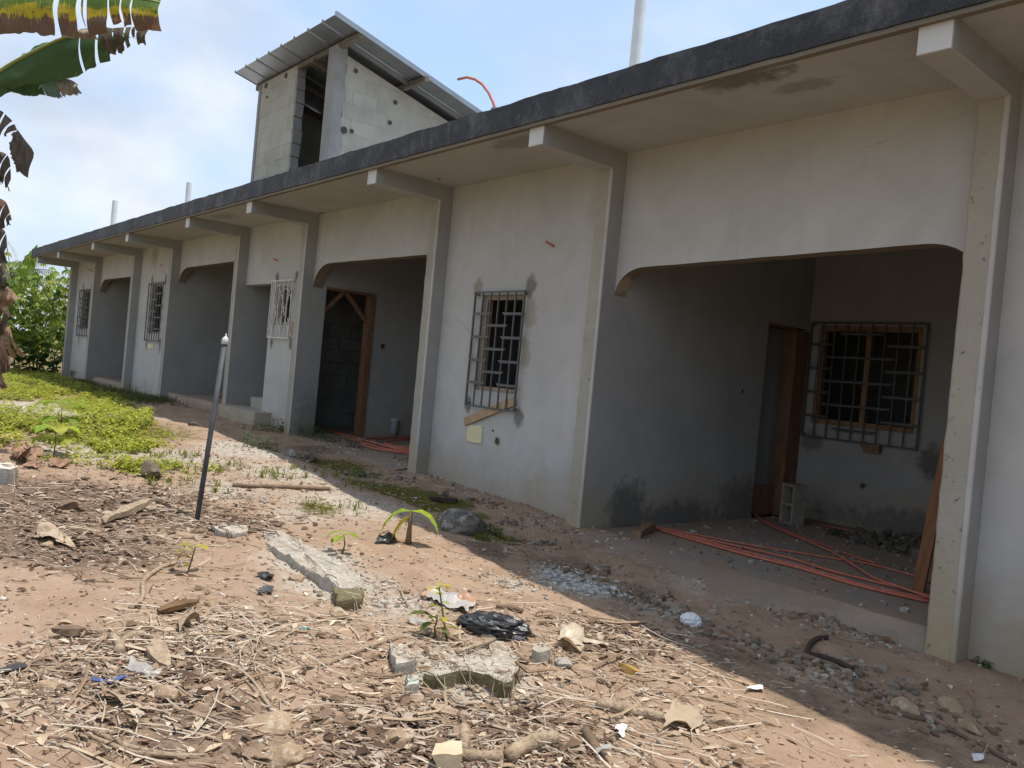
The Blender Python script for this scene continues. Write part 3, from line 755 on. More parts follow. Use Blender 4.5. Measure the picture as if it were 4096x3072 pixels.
def facing_block(poly, nrm_axis, face, name='block', proud=.0045, mat=BLOCK):
    """one laid block: outline polygon in the wall plane, a little uneven, set proud of the mortar"""
    mb = MB(); pz = proud + rb.uniform(-.0015, .0015); t = rb.uniform(.95, 1.04); mb.col = (t, t, t * rb.uniform(.96, 1.0)); k = len(poly)
    cx = sum(p[0] for p in poly) / k; cz = sum(p[1] for p in poly) / k
    tl = rb.uniform(-.0015, .0015); tv = rb.uniform(-.0015, .0015)
    def P(u, w, d):
        return (u, face - d, w) if nrm_axis == 'y' else (face + d, u, w)
    ins = [(cx + (u - cx) * .97, cz + (w - cz) * .94) for u, w in poly]
    vs = [P(u, w, -.02) for u, w in poly] + [P(u, w, pz - .005) for u, w in poly] + [P(u, w, pz + tl * (1 if u > cx else -1) + tv * (1 if w > cz else -1)) for u, w in ins]
    fs = []
    for a in range(k):
        b_ = (a + 1) % k
        fs += [(a, b_, k + b_, k + a), (k + a, k + b_, 2 * k + b_, 2 * k + a)]
    fs.append(tuple(range(2 * k, 3 * k)))
    mb.add(vs, fs); return recalc(mb.build(name, mat, tower))
H_, g_ = .205, .0045
for r in range(11):
    z0 = ZT - .05 + r * H_; z1 = min(z0 + H_ - g_, 5.53)
    if z1 - z0 < .03: continue
    x = -13.318 - (.2 if r % 2 else 0)
    while x < -11.95:
        xa, xb = max(x, -13.30), min(x + .40 - g_, -11.905 + rb.uniform(-.012, .012))
        if xb - xa > .05: facing_block([(xa, z0), (xb, z0), (xb, z1), (xa, z1)], 'y', .012)
        x += .40
    # toothed block ends that line the opening
    facing_block([(.004 + rb.uniform(0, .01), z0 + .004), (.155 + rb.uniform(-.02, .012), z0 + .002), (.155 + rb.uniform(-.02, .012), z1 - .004), (.006, z1)], 'x', -11.93, proud=.035 + rb.uniform(-.015, .02), mat=RAWPIL)
    y = .10 - (.2 if r % 2 else 0)
    while y < 3.2:
        ya, yb_ = max(y, .17 + .03 * math.sin(r * 2.2)), min(y + .40 - g_, 3.19)
        if yb_ - ya > .05:
            ta, tb = slope(ya) - .125, slope(yb_) - .125
            if ta > z0 + .02:
                poly = [(ya, z0), (yb_, z0)]
                if tb > z1: poly += [(yb_, z1), (ya, z1)]
                elif tb > z0:
                    poly += [(yb_, tb)]
                    if ta > z1: yc = ya + (ta - z1) / .245; poly += [(yc, z1), (ya, z1)] if yc < yb_ else [(ya, z1)]
                    else: poly += [(ya, ta)]
                else:
                    yc = ya + (ta - z0) / .245; poly = [(ya, z0), (min(yc, yb_), z0), (ya, min(ta, z1))]
                facing_block(poly, 'x', -10.618)
        y += .40
# plastered corner pillar with a ragged edge, and the pillar at the far left corner
u = MB(); n = 26; vs = []
for i in range(n + 1):
    z = ZT - .05 + 2.2 * i / n; j = .035 * noise.noise(Vector((z * 3, 0, 8))) + .02 * noise.noise(Vector((z * 9, 1, 8)))
    vs += [(-10.86, .16, z), (-10.86, -.012, z), (-10.60, -.012, z), (-10.598, .15 + j, z), (-10.625, .165 + j, z)]
u.add(vs, [(i * 5 + q, i * 5 + q + 1, (i + 1) * 5 + q + 1, (i + 1) * 5 + q) for i in range(n) for q in range(4)] + [(n * 5, n * 5 + 1, n * 5 + 2, n * 5 + 3, n * 5 + 4)])
recalc(u.build('corner_pillar', RAWPIL, tower))
u = MB(); vs = []
for i in range(n + 1):
    z = ZT - .05 + 2.18 * i / n; j = .018 * noise.noise(Vector((z * 4, 3, 8)))
    vs += [(-13.335 + .4 * j, .16, z), (-13.335 + .4 * j, -.006, z), (-13.25 + j, -.006, z), (-13.25 + j, .02, z)]
u.add(vs, [(i * 4 + q, i * 4 + q + 1, (i + 1) * 4 + q + 1, (i + 1) * 4 + q) for i in range(n) for q in range(3)])
recalc(u.build('corner_pillar', RAWPIL, tower))
u = MB(); u.add([(-11.9, .17, ZT - .05), (-11.1, .17, ZT - .05), (-11.9, .17, 3.97), (-11.9, .3, ZT - .05), (-11.1, .3, ZT - .05), (-11.9, .3, 3.97)], [(0, 1, 2), (3, 5, 4), (1, 4, 5, 2), (0, 2, 5, 3)])
recalc(u.build('stair_side', RAWPIL, tower))
# vent holes in the side wall
for q in ((-10.606, 0.302, 5.237), (-10.606, 0.321, 4.380), (-10.606, 0.991, 4.985), (-10.606, 0.929, 4.668)): disc('vent_hole', Vector(q) + Vector((.008, 0, 0)), (1, 0, 0), .032, SOCK, tower, depth=.004)
disc('vent_hole', Vector((-10.606, 0.199, 4.362)) + Vector((.012, 0, 0)), (1, 0, 0), .05, SOCK, tower, depth=.004)
disc('vent_hole', Vector((-12.977, 0.000, 5.256)) + Vector((0, -.006, 0)), (0, -1, 0), .02, SOCK, tower, depth=.004)
# timbers, beam pieces and sheet roof
for y in (.05, 1.13, 2.25, 3.1):
    u = MB(); u.box(-13.52, -10.03 + rb.uniform(-.02, .02), y - .035, y + .035, slope(y) - .005 - .075, slope(y) - .005)
    u.build('purlin', WOODG, tower)
for x, dz in ((-11.35, 0), (-12.3, 0), (-13.05, 0)):
    u = MB(); u.bar((x, -.02, slope(-.02) - .115), (x, 3.2, slope(3.2) - .115), .05, .07); u.build('rafter', WOODG, tower)
u = MB(); u.bar((-10.47, .10, slope(.10) - .035), (-10.47, 3.4, slope(3.4) - .035), .03, .05); u.build('edge_channel', ZINC, tower)
rw = .435
for i in range(8):
    xa = -13.53 + i * rw; u = MB()
    prof = [(0, 0), (.012, .03), (.03, .036), (.048, .03), (.06, 0), (rw * .5, .002), (rw, 0), (rw + .012, .028)]
    prof = [(a + xa, z) for a, z in prof]
    vs = []
    for y in (-.36, .9, 2.2, 3.5):
        vs += [(a, y + .003 * i % 2, slope(y) + .006 + z + .0012 * i) for a, z in prof]
    k = len(prof)
    u.add(vs, [(j * k + q, j * k + q + 1, (j + 1) * k + q + 1, (j + 1) * k + q) for j in range(3) for q in range(k - 1)])
    o = u.build('roof_sheet', ZINC, tower); m = o.modifiers.new('solid', 'SOLIDIFY'); m.thickness = .003
u = MB(); u.add([(-10.05, y, slope(y) + dz) for y in (-.365, 3.5) for dz in (.036, -.03)] + [(-10.028, y, slope(y) + dz) for y in (-.365, 3.5) for dz in (.036, -.03)], [(0, 2, 3, 1), (4, 5, 7, 6), (0, 4, 6, 2), (1, 3, 7, 5), (0, 1, 5, 4), (2, 6, 7, 3)])
recalc(u.build('verge_trim', ZINC, tower))
# ---------------------------------------------------------------- roof pipes and cable
for base, top, r in ((( -5.20, .3, ZT - .02), 5.2, .055), ((-23.05, .3, ZT - .02), 4.68, .068), ((-17.36, .3, ZT - .02), 4.46, .055)):
    u = MB(); n = 16; bx, by, bz = base
    u.tube([(bx, by, bz), (bx, by, (bz + top) / 2), (bx - .004, by, top)], r, n, cap=False)
    u.tube([(bx - .004, by, top), (bx, by, bz + .3)], r * .93, n, cap=False)
    u.add([(bx - .004 + math.cos(a) * q, by + math.sin(a) * q, top) for q in (r, r * .93) for a in [2 * math.pi * k / n for k in range(n)]], [(k, (k + 1) % n, n + (k + 1) % n, n + k) for k in range(n)])
    o = recalc(u.build('vent_pipe', PVC, house, smooth=True))
u = MB(); pts = [(-7.272, 0.300, 4.079), (-7.308, 0.300, 4.142), (-7.403, 0.300, 4.263), (-7.536, 0.300, 4.388), (-7.691, 0.300, 4.481), (-7.854, 0.300, 4.540), (-8.034, 0.300, 4.556)]
b0 = Vector(pts[0]); u.tube([(b0.x + .03, b0.y, ZT - .02)] + pts, .016, 8); u.build('cable_conduit', ORANGE, house, smooth=True)
u = MB(); u.tube([(b0.x + .03, b0.y, ZT - .02), (b0.x + .02, b0.y, b0.z - .02)], .05, 10); u.build('conduit_collar', PVCG, house)

# ---------------------------------------------------------------- things lying in the yard
def P2(p): return (p[0], p[1])
def snap(p, dz=0.): return Vector((p[0], p[1], hfull(p[0], p[1]) + dz))
def rock(name, label, cat, p, L, W, H, rot, mat, seed, rough=.22, group=None, sub=2, sink=.25, tint=(1, 1, 1), flat=False):
    bm = bmesh.new(); bmesh.ops.create_icosphere(bm, subdivisions=sub, radius=1)
    of = Vector((seed * 3.7, seed * 1.3, seed * 7.1))
    for v_ in bm.verts:
        d = v_.co.normalized()
        k = 1 + rough * noise.noise(d * 1.3 + of) + rough * .6 * noise.noise(d * 3.1 + of)
        if flat: # facet the stone by clamping against a few planes
            for q in range(7):
                nrm = Vector((math.sin(seed * 9 + q * 2.4), math.cos(seed * 5 + q * 1.7), math.sin(seed * 3 + q * 4.1))).normalized()
                lim = .72 + .14 * math.sin(seed + q)
                pr = (d * k).dot(nrm)
                if pr > lim: k *= lim / pr
        v_.co = Vector((d.x * L / 2, d.y * W / 2, d.z * H / 2)) * k
    bmesh.ops.rotate(bm, verts=bm.verts, matrix=Matrix.Rotation(rot, 3, 'Z'))
    me = bpy.data.meshes.new(name); bm.to_mesh(me); bm.free(); me.materials.append(mat)
    me.color_attributes.new('Col', 'FLOAT_COLOR', 'POINT').data.foreach_set('color', list((*tint, 1)) * len(me.vertices))
    o = bpy.data.objects.new(name, me); sc.collection.objects.link(o)
    o.location = snap(p, H / 2 - H * sink)
    return tag(o, label, cat, group)
STONE = simple('yard_stone', (.40, .285, .18), (.30, .205, .13), 8, .95, .8, 60, dirt=(.50, .42, .32), bdist=.012)
GSTONE = simple('grey_boulder', (.24, .225, .20), (.14, .13, .11), 7, .95, .9, 60, dirt=(.42, .40, .37), bdist=.015)
def mossy():
    t = NT('mossy_boulder')
    c = t.mix(t.ramp(t.noise(7, 5), .35, .65), (.17, .155, .135), (.095, .088, .075))
    c = t.mix(t.ramp(t.noise(11, 6, .7), .50, .58), c, (.29, .28, .26))
    z = t.sep(t.n('ShaderNodeNewGeometry').outputs['Normal'])
    x = t.math('MULTIPLY_ADD', t.noise(9, 5, .7), 1.3, t.math('MULTIPLY', z[0], -.45))
    c = t.mix(t.ramp(x, .78, .9), c, (.085, .075, .015))
    return t.fin(c, .95, t.bump(t.noise(45, 5, .7), .9, .015), spec=.1)
MOSSY = mossy()
rock('boulder', 'large grey boulder with moss on its top lying at the edge of the shade', 'boulder', (-5.073, -1.327, -0.158), .42, .34, .24, .5, MOSSY, 4, .18, sub=4, sink=.3)
stones = [
 (((-2.715, -3.927, -0.221)), .20, .15, .10, .3, 'angular tan stone among straw at the bottom of the yard, broadest of the tan stones'),
 (((-2.467, -3.978, -0.241)), .15, .13, .10, 1.0, 'tan block shaped stone at the bottom edge beside straw'),
 (((-3.055, -4.192, -0.198)), .16, .10, .07, .2, 'brown stone half buried below the crumpled clear film'),
 (((-4.196, -3.132, -0.144)), .11, .09, .07, .6, 'small tan stone beside the end of the long concrete strip'),
 (((-3.259, -4.537, -0.186)), .13, .10, .06, .1, 'flat reddish stone left of the blue plastic strip'),
 (((-3.574, -3.180, -0.169)), .15, .10, .08, .4, 'pinkish stone in front of the mossy broken concrete end'),
 (((-3.930, -3.694, -0.154)), .09, .07, .06, .9, 'small dark tan stone on bare soil near a straw heap'),
 (((-1.700, -1.068, -0.353)), .22, .12, .10, -.6, 'long brown stone in the shade lying on a dark stick'),
 (((-1.603, -0.792, -0.354)), .13, .10, .08, .2, 'brown stone in the shade near the right wall'),
 (((-1.455, -0.936, -0.368)), .20, .09, .06, -.5, 'flat earth coloured stone in the shade at the far right of the yard'),
 (((-1.961, -2.270, -0.282)), .13, .10, .07, .4, 'tan stone lying against the crumpled cream film'),
 (((-1.859, -2.042, -0.295)), .10, .08, .06, .8, 'pale stone alone on sunlit soil near the shade line'),
 (((-2.668, -2.506, -0.224)), .12, .09, .06, .1, 'round grey pebbly lump of concrete between cream film and slab'),
 (((-2.437, -3.569, -0.242)), .14, .12, .07, .7, 'tan stone among sticks left of the cut wooden block'),
 (((-5.159, -4.192, -0.111)), .12, .06, .05, .2, 'small pale stone in the dark leaf litter on the left'),
 (((-3.052, -2.654, -0.198)), .10, .07, .05, .2, 'small pink stone touching the black bag'),
 (((-3.324, -2.873, -0.182)), .15, .10, .06, .4, 'pale rough stone left of the leafy yellow green shoot'),
 (((-5.068, -0.166, -0.152)), .055, .045, .04, .4, 'small pale stone at the foot of the pilaster left of the big porch'),
]
for i, (p, L, W, H, rz, lb) in enumerate(stones):
    rock('stone', lb, 'stone', p, L, W, H, rz, CHIPCON if 'grey pebbly' in lb or 'rough' in lb else STONE, i + 11, .2, group='loose stones in the yard', sub=3, flat=True, sink=.45)
rock('stone', 'dark brown lump with a tuft of grass in the sun left of the metal post', 'stone', (-6.957, -3.123, -0.006), .24, .17, .16, .3, GSTONE, 8, .25, 'loose stones in the yard', 3, .15, (.75, .62, .5), True)
rock('stone', 'squarish grey brown stone on the mossy strip before the middle porch', 'stone', (-8.537, -0.934, -0.076), .24, .18, .15, .3, GSTONE, 9, .2, 'loose stones in the yard', 3, .2, (.9, .8, .65), True)
rock('stone', 'pale grey stone beside the squarish stone on the mossy strip', 'stone', (-8.855, -0.991, -0.059), .22, .14, .10, .1, GSTONE, 19, .2, 'loose stones in the yard', 3, .2, (1.3, 1.3, 1.25), True)
rock('stone', 'small dark stone on bare shaded soil before the stair door', 'stone', (-9.993, -1.760, 0.135), .15, .11, .08, .3, GSTONE, 21, .2, 'loose stones in the yard', 2, .2, (.6, .55, .5), True)
rock('stone', 'small dark square stone on the path above the dark plank', 'stone', (-6.358, -0.559, -0.123), .10, .07, .07, .3, GSTONE, 22, .2, 'loose stones in the yard', 2, .1, (.7, .6, .5), True)

TOPS = []
def topz(x, y):
    for poly, zf in TOPS:
        c = False; j = len(poly) - 1
        for i in range(len(poly)):
            if (poly[i][1] > y) != (poly[j][1] > y) and x < (poly[j][0] - poly[i][0]) * (y - poly[i][1]) / (poly[j][1] - poly[i][1]) + poly[i][0]: c = not c
            j = i
        if c: return zf(x, y)
    return None
def hstraw(x, y):
    z = topz(x, y); h = hfull(x, y)
    return h if z is None else max(z, h)
def slab(name, label, outline, thick, mat, seed, lift=.0, bumps=.012, top_mat=None, tilt=(0, 0)):
    """broken concrete slab: ragged outline in plan, chipped rim, rough top"""
    pts = []
    n0 = len(outline)
    for i in range(n0):
        a, b_ = Vector(outline[i][:2]), Vector(outline[(i + 1) % n0][:2]); m = max(2, int((b_ - a).length / .03))
        for k in range(m):
            q = a.lerp(b_, k / m); nn = Vector((b_.y - a.y, a.x - b_.x)).normalized()
            pts.append(q + nn * (.016 * noise.noise(Vector((q.x * 9, q.y * 9, seed))) + .006 * noise.noise(Vector((q.x * 40, q.y * 40, seed)))))
    c = sum((p for p in pts), Vector((0, 0))) / len(pts)
    zt = max(hbase(p.x, p.y) for p in pts) * .5 + min(hbase(p.x, p.y) for p in pts) * .5
    TOPS.append((pts, lambda x, y: zt + lift + tilt[0] * (x - c.x) + tilt[1] * (y - c.y) + thick))
    n = len(pts); mb = MB()
    def z(p, top, f=1):
        return zt + lift + tilt[0] * (p.x - c.x) + tilt[1] * (p.y - c.y) + (thick if top else -.04) + (bumps * noise.noise(Vector((p.x * 16, p.y * 16, seed))) + bumps * .6 * noise.noise(Vector((p.x * 45, p.y * 45, seed))) if top else 0)
    vs = [(p.x * 1., p.y, z(p, 0)) for p in [c + (q - c) * .97 for q in pts]]
    vs += [(p.x, p.y, z(p, 1) - .35 * thick) for p in pts]
    sc_ = [.985, .9, .75, .55, .3]
    for s_ in sc_:
        vs += [(p.x, p.y, z(p, 1)) for p in [c + (q - c) * s_ for q in pts]]
    vs.append((c.x, c.y, z(c, 1))); R0 = 2 + len(sc_)
    fs = []; ms = []
    for k in range(R0 - 1):
        for i in range(n):
            j = (i + 1) % n; fs.append((k * n + i, k * n + j, (k + 1) * n + j, (k + 1) * n + i)); ms.append(0 if k < 2 else 1)
    for i in range(n): fs.append(((R0 - 1) * n + i, (R0 - 1) * n + (i + 1) % n, len(vs) - 1)); ms.append(1)
    mb.add(vs, []); mb.f = fs; mb.mi = ms
    o = recalc(mb.build(name, [mat, top_mat or mat], loc=(c.x, c.y, zt)))
    return tag(o, label, 'concrete')
DUSTCON = simple('dusty_concrete_top', (.47, .42, .345), (.36, .30, .23), 9, .95, 1., 50, dirt=(.57, .54, .48), bdist=.014)
slab('concrete_strip', 'long narrow strip of broken rough concrete in the sun running towards the boulder', [(-5.345, -2.857, -0.105), (-5.248, -2.735, -0.109), (-4.794, -2.769, -0.124), (-4.359, -2.801, -0.139), (-4.003, -2.831, -0.152), (-3.805, -2.935, -0.159), (-3.805, -3.063, -0.159), (-4.007, -3.062, -0.152), (-4.378, -3.051, -0.138), (-4.825, -3.019, -0.122)], .030, CHIPCON, 3, .0, .022, DUSTCON, tilt=(.006, -.014))
slab('concrete_lump', 'short mossy broken concrete end with a tan underside at the foot of the long strip', [(-3.910, -3.052, -0.155), (-3.948, -2.886, -0.154), (-3.745, -2.954, -0.161), (-3.614, -3.051, -0.167), (-3.640, -3.179, -0.166)], .05, OLIVECON, 5, .0, .01, OLIVECON)
slab('concrete_slab', 'broad broken concrete slab with an arched broken front face, strewn with straw', [(-2.736, -3.237, -0.219), (-2.838, -3.076, -0.212), (-2.964, -2.799, -0.205), (-2.914, -2.671, -0.207), (-2.706, -2.738, -0.223), (-2.502, -2.967, -0.237), (-2.531, -3.011, -0.234), (-2.604, -3.007, -0.230), (-2.660, -3.031, -0.226), (-2.699, -3.082, -0.223), (-2.694, -3.177, -0.222)], .050, OLIVECON, 7, .005, .012, DUSTCON)
slab('concrete_lump', 'knobbly pale chunk of concrete left of the broad slab', [(-3.064, -3.214, -0.198), (-3.031, -3.148, -0.199), (-2.934, -3.178, -0.205), (-2.844, -3.217, -0.212), (-2.865, -3.304, -0.210), (-2.971, -3.264, -0.204)], .045, CHIPCON, 9, .005, .014, DUSTCON)
slab('concrete_lump', 'flat grey chunk of concrete near the foot of the metal post', [(-5.358, -3.189, -0.104), (-5.418, -3.074, -0.102), (-5.313, -2.968, -0.106), (-5.121, -3.037, -0.113), (-5.095, -3.147, -0.114), (-5.194, -3.208, -0.110)], .028, CHIPCON, 11, .005, .01, DUSTCON)
slab('concrete_lump', 'small pale green chunk of mortar between the knobbly chunk and the broad slab', [(-2.795, -3.286, -0.216), (-2.805, -3.223, -0.214), (-2.709, -3.290, -0.221), (-2.711, -3.346, -0.222)], .03, CHIPCON, 13, .0, .008, simple('pale_mortar', (.47, .50, .44), (.38, .41, .37), 9, .9, .6, 60))
slab('concrete_lump', 'rough white chunk of concrete right of the straw strewn slab', [(-2.801, -2.578, -0.215), (-2.817, -2.482, -0.214), (-2.739, -2.533, -0.220), (-2.729, -2.594, -0.221), (-2.757, -2.616, -0.219)], .05, CHIPCON, 15, .0, .01, DUSTCON)
slab('concrete_block', 'pale cut concrete kerb piece at the left edge near the dry banana leaves', [(-7.058, -4.196, 0.002), (-7.094, -4.095, 0.006), (-6.853, -4.088, -0.013), (-6.740, -4.146, -0.021), (-6.823, -4.227, -0.015)], .09, CHIPCON, 17, .02, .004, simple('pale_kerb', (.62, .58, .47), (.52, .48, .38), 9, .9, .3, 60))

# hollow cement blocks
def hollow_block(name, label, p, rot, size=(.40, .15, .20), z=None, axis='up'):
    L, D, H = size; w = .028; t_ = thing(name, label, 'cement block', (0, 0, 0))
    mb = MB()
    mb.box(-L / 2, L / 2, -D / 2, -D / 2 + w, 0, H); mb.box(-L / 2, L / 2, D / 2 - w, D / 2, 0, H)
    for x in (-L / 2, -w / 2, L / 2 - w): mb.box(x, x + w, -D / 2 + w, D / 2 - w, .001, H - .001)
    mb.box(-L / 2 + w, L / 2 - w, -D / 2 + w, D / 2 - w, 0.001, .02)
    o = mb.build('shell', BLOCKD); o.parent = t_
    t_.location = p if z is None else (p[0], p[1], z); t_.rotation_euler = rot
    return t_
BLOCKD = simple('loose_cement_block', (.27, .24, .195), (.20, .175, .14), 6, .95, .7, 70, dirt=(.33, .30, .26))
hollow_block('cement_block', 'hollow cement block standing on end in the big porch beside the door frame', (-4.477, 2.632, -0.172), (R(6), R(-90), R(66)), (.42, .19, .16))
bpy.data.objects['cement_block'].location.z = -.165 + .21
hollow_block('cement_block', 'hollow cement block lying on its side at the far end of the house', (-24.458, 0.182, -0.064), (R(90), 0, R(8)), (.46, .2, .22))
bpy.data.objects['cement_block.001'].location.z = hbase(-23, -.3) + .11

# metal post with a white cap
pb = Vector((-5.605, -3.204, -0.093)); pb.z -= .05
pt = Vector((-5.733, -3.069, 1.147))
post = thing('metal_post', 'leaning thin grey metal post with a white dome cap standing in the yard', 'post', tuple(pb))
u = MB(); u.tube([pb, pb.lerp(pt, .5), pt], .0175, 14); u.build('pipe', GALV, post, True)
ax_ = (pt - pb).normalized(); u = MB()
u.tube([pt - ax_ * .010, pt - ax_ * .009, pt + ax_ * .022, pt + ax_ * .034, pt + ax_ * .043, pt + ax_ * .048, pt + ax_ * .054, pt + ax_ * .068], [.021, .0235, .0235, .020, .012, .006, .0045, .003], 14)
u.build('cap', PVC, post, True)

# conduits in the porches
def on_floor(L, z): return [Vector((x, y, z)) for x, y, _ in L]
def smooth_path(p, n=4):
    out = []
    for i in range(len(p) - 1):
        a, b_, c, d = p[max(i - 1, 0)], p[i], p[i + 1], p[min(i + 2, len(p) - 1)]
        for k in range(n):
            t_ = k / n
            out.append(.5 * ((2 * b_) + (c - a) * t_ + (2 * a - 5 * b_ + 4 * c - d) * t_ ** 2 + (3 * b_ - a - 3 * c + d) * t_ ** 3))
    out.append(p[-1]); return out
def conduit(name, label, L, z, r, group):
    u = MB(); p = smooth_path(on_floor(L, 0))
    for q in p: q.z = max(z, hfull(q.x, q.y)) + r if q.y < .0 else z + r
    u.tube(p, r, 8); o = u.build(name, ORANGE, smooth=True, loc=tuple(p[0])); return tag(o, label, 'conduit', group)
GA = 'orange conduits on the floor of the big porch'
FA = -.166
conduit('conduit', 'uppermost of the orange conduits spreading from the wood offcut across the big porch', [(-4.811, 0.716, -0.166), (-4.046, 0.924, -0.166), (-3.573, 1.146, -0.166), (-3.320, 1.279, -0.166), (-3.071, 1.397, -0.166), (-2.657, 1.343, -0.166)], FA, .008, GA)
conduit('conduit', 'middle one of the orange conduits leaving the wood offcut in the big porch', [(-4.758, 0.653, -0.166), (-3.942, 0.772, -0.166), (-3.450, 0.825, -0.166), (-3.111, 0.746, -0.166), (-2.832, 0.756, -0.166), (-2.362, 0.765, -0.166)], FA, .0095, GA)
conduit('conduit', 'front most thick orange conduit of the bundle in the big porch', [(-4.703, 0.604, -0.166), (-3.781, 0.535, -0.166), (-3.227, 0.550, -0.166), (-2.910, 0.503, -0.166), (-2.698, 0.484, -0.166), (-2.277, 0.560, -0.166)], FA, .011, GA)
conduit('conduit', 'bright conduit lying alongside the front most one of the porch bundle', [(-4.706, 0.679, -0.166), (-3.731, 0.637, -0.166), (-3.272, 0.629, -0.166), (-2.958, 0.594, -0.166), (-2.733, 0.556, -0.166), (-2.316, 0.653, -0.166)], FA, .009, GA)
conduit('conduit', 'dusty brownish conduit crossing the others diagonally from the dark doorway', [(-5.121, 2.746, -0.166), (-4.806, 2.409, -0.166), (-4.370, 2.018, -0.166), (-3.651, 1.586, -0.166), (-3.294, 1.304, -0.166), (-2.803, 0.837, -0.166), (-2.552, 0.724, -0.166), (-2.309, 0.637, -0.166)], FA + .016, .009, GA)
conduit('conduit', 'short dusty conduit farthest back on the big porch floor', [(-4.972, 2.616, -0.166), (-4.347, 2.111, -0.166), (-3.772, 1.804, -0.166), (-3.310, 1.566, -0.166), (-3.100, 1.490, -0.166)], FA, .0085, GA)
conduit('conduit', 'thin red conduit half buried along the foot of the back porch wall', [(-4.448, 2.967, -0.166), (-4.289, 2.910, -0.166), (-4.053, 2.930, -0.166), (-3.877, 2.895, -0.166), (-3.689, 2.928, -0.166)], FA, .008, GA)
FC = .0
GC = 'orange conduits coiled in the middle porch'
coil = [
 ('outer loop of the orange conduit coil in the middle porch', [(-10.742, 1.975, 0.000), (-10.551, 1.485, 0.000), (-10.373, 1.029, 0.000), (-10.138, 0.725, 0.000), (-9.841, 0.499, 0.000), (-9.460, 0.319, 0.000), (-9.064, 0.245, 0.000), (-8.779, 0.365, 0.000), (-8.552, 0.529, 0.000)]),
 ('second loop of the orange conduit coil in the middle porch, just inside the outer one', [(-10.515, 1.825, 0.000), (-10.284, 1.231, 0.000), (-10.075, 0.885, 0.000), (-9.811, 0.684, 0.000), (-9.434, 0.550, 0.000), (-9.124, 0.592, 0.000), (-8.884, 0.748, 0.000)]),
 ('innermost small loop of the orange conduit coil in the middle porch', [(-10.226, 1.635, 0.000), (-9.977, 1.210, 0.000), (-9.689, 0.824, 0.000), (-9.474, 0.656, 0.000), (-9.230, 0.619, 0.000), (-8.991, 0.819, 0.000)]),
 ('long conduit running from the coil to the dark doorway of the middle porch', [(-11.676, 0.719, 0.000), (-11.048, 0.704, 0.000), (-10.011, 0.489, 0.000), (-9.338, 0.407, 0.000), (-8.955, 0.414, 0.000), (-8.727, 0.645, 0.000)]),
 ('conduit running beside the long one from the coil to the doorway', [(-11.802, 0.912, 0.000), (-10.918, 0.714, 0.000), (-10.148, 0.610, 0.000), (-9.573, 0.574, 0.000), (-9.015, 0.524, 0.000), (-8.651, 0.595, 0.000)]),
]
for i, (lb, L) in enumerate(coil): conduit('conduit', lb, L, FC + .010 * (i % 3), .0125, GC)
conduit('conduit', 'orange conduit piece on the floor of the porch beyond the stairs', [(-15.987, 0.750, 0.165), (-15.920, 0.835, 0.165), (-15.936, 1.042, 0.165)], .165, .03, 'conduit on the porch beyond the stairs')
# pipe stub, offcuts, planks about the house
q = Vector((-10.693, 1.547, 0.000)); o = thing('pipe_stub', 'grey pipe stub with a mortar crust standing in the middle porch', 'pipe', tuple(q))
u = MB(); u.tube([q + Vector((0, 0, -.02)), q + Vector((0, 0, .14)), q + Vector((.004, 0, .27))], .056, 14); u.build('pipe', PVCG, o, True)
u = MB(); u.tube([q + Vector((.004, 0, .235)), q + Vector((.004, 0, .25)), q + Vector((.006, 0, .285))], [.057, .066, .054], 11); u.build('mortar_crust', CHIPCON, o)
def plank(name, label, a, b_, w, h, mat, up=(0, 0, 1), cat='plank', jag=True, group=None, taper=0.):
    a, b_ = Vector(a), Vector(b_); d = b_ - a; L = d.length; d.normalize(); s_ = d.cross(Vector(up)).normalized(); uu = s_.cross(d)
    mb = MB(); n = 6; vs = []
    for i in range(n + 1):
        p = a + d * (L * i / n); tw = 1 - taper * abs(2 * i / n - 1 + .2 * noise.noise(a * 7)) ** 2
        if taper: p = p + s_ * (w * .35 * noise.noise(p * 9)) + uu * (h * .4 * noise.noise(p * 11))
        for k, (i1, i2) in enumerate(((-1, -1), (1, -1), (1, 1), (-1, 1))):
            j = Vector((noise.noise(p * 19 + Vector((k, 0, 0))), noise.noise(p * 17 + Vector((0, k, 0))), noise.noise(p * 23 + Vector((0, 0, k))))) * (.10 * min(w, h) if jag else 0)
            e = d * (.5 * w * noise.noise(Vector((k * 3.3, i, L * 9))) if jag and i in (0, n) else 0)
            vs.append(p + s_ * (i1 * w / 2 * tw) + uu * (i2 * h / 2 * (.45 + .55 * tw)) + j * (1 + 2 * taper) + e)
    fs = [(i * 4 + k, i * 4 + (k + 1) % 4, (i + 1) * 4 + (k + 1) % 4, (i + 1) * 4 + k) for i in range(n) for k in range(4)] + [(3, 2, 1, 0), tuple(n * 4 + k for k in range(4))]
    mb.add(vs, fs); o = recalc(mb.build(name, mat, loc=tuple(a))); return tag(o, label, cat, group)
BROWNWOOD = simple('brown_offcut', (.26, .165, .10), (.18, .11, .065), 7, .8, .4, 50, stretch=(3, 3, 3))
a = Vector((-4.494, 0.104, -0.140)); b_ = Vector((-4.712, 0.559, -0.120))
plank('wood_offcut', 'short square brown timber offcut at the left end of the orange conduits', a, b_, .075, .065, BROWNWOOD, cat='timber')
plank('board', 'narrow pale board fixed slanting under the middle window grille', (-6.865, -.018, .575), (-6.085, -.018, .862), .022, .085, simple('fixed_board', (.46, .32, .20), (.36, .25, .155), 6, .8, .4, 40), jag=False)
a = Vector((-2.483, 0.857, -0.165)); plank('plank', 'reddish rough plank leaning behind the right pilaster of the big porch', a, a + Vector((.05, .16, 1.10)), .085, .028, simple('leaning_plank', (.24, .11, .05), (.16, .07, .032), 6, .75, .4, 40, stretch=(6, 6, .8)), up=(0, -1, 0))
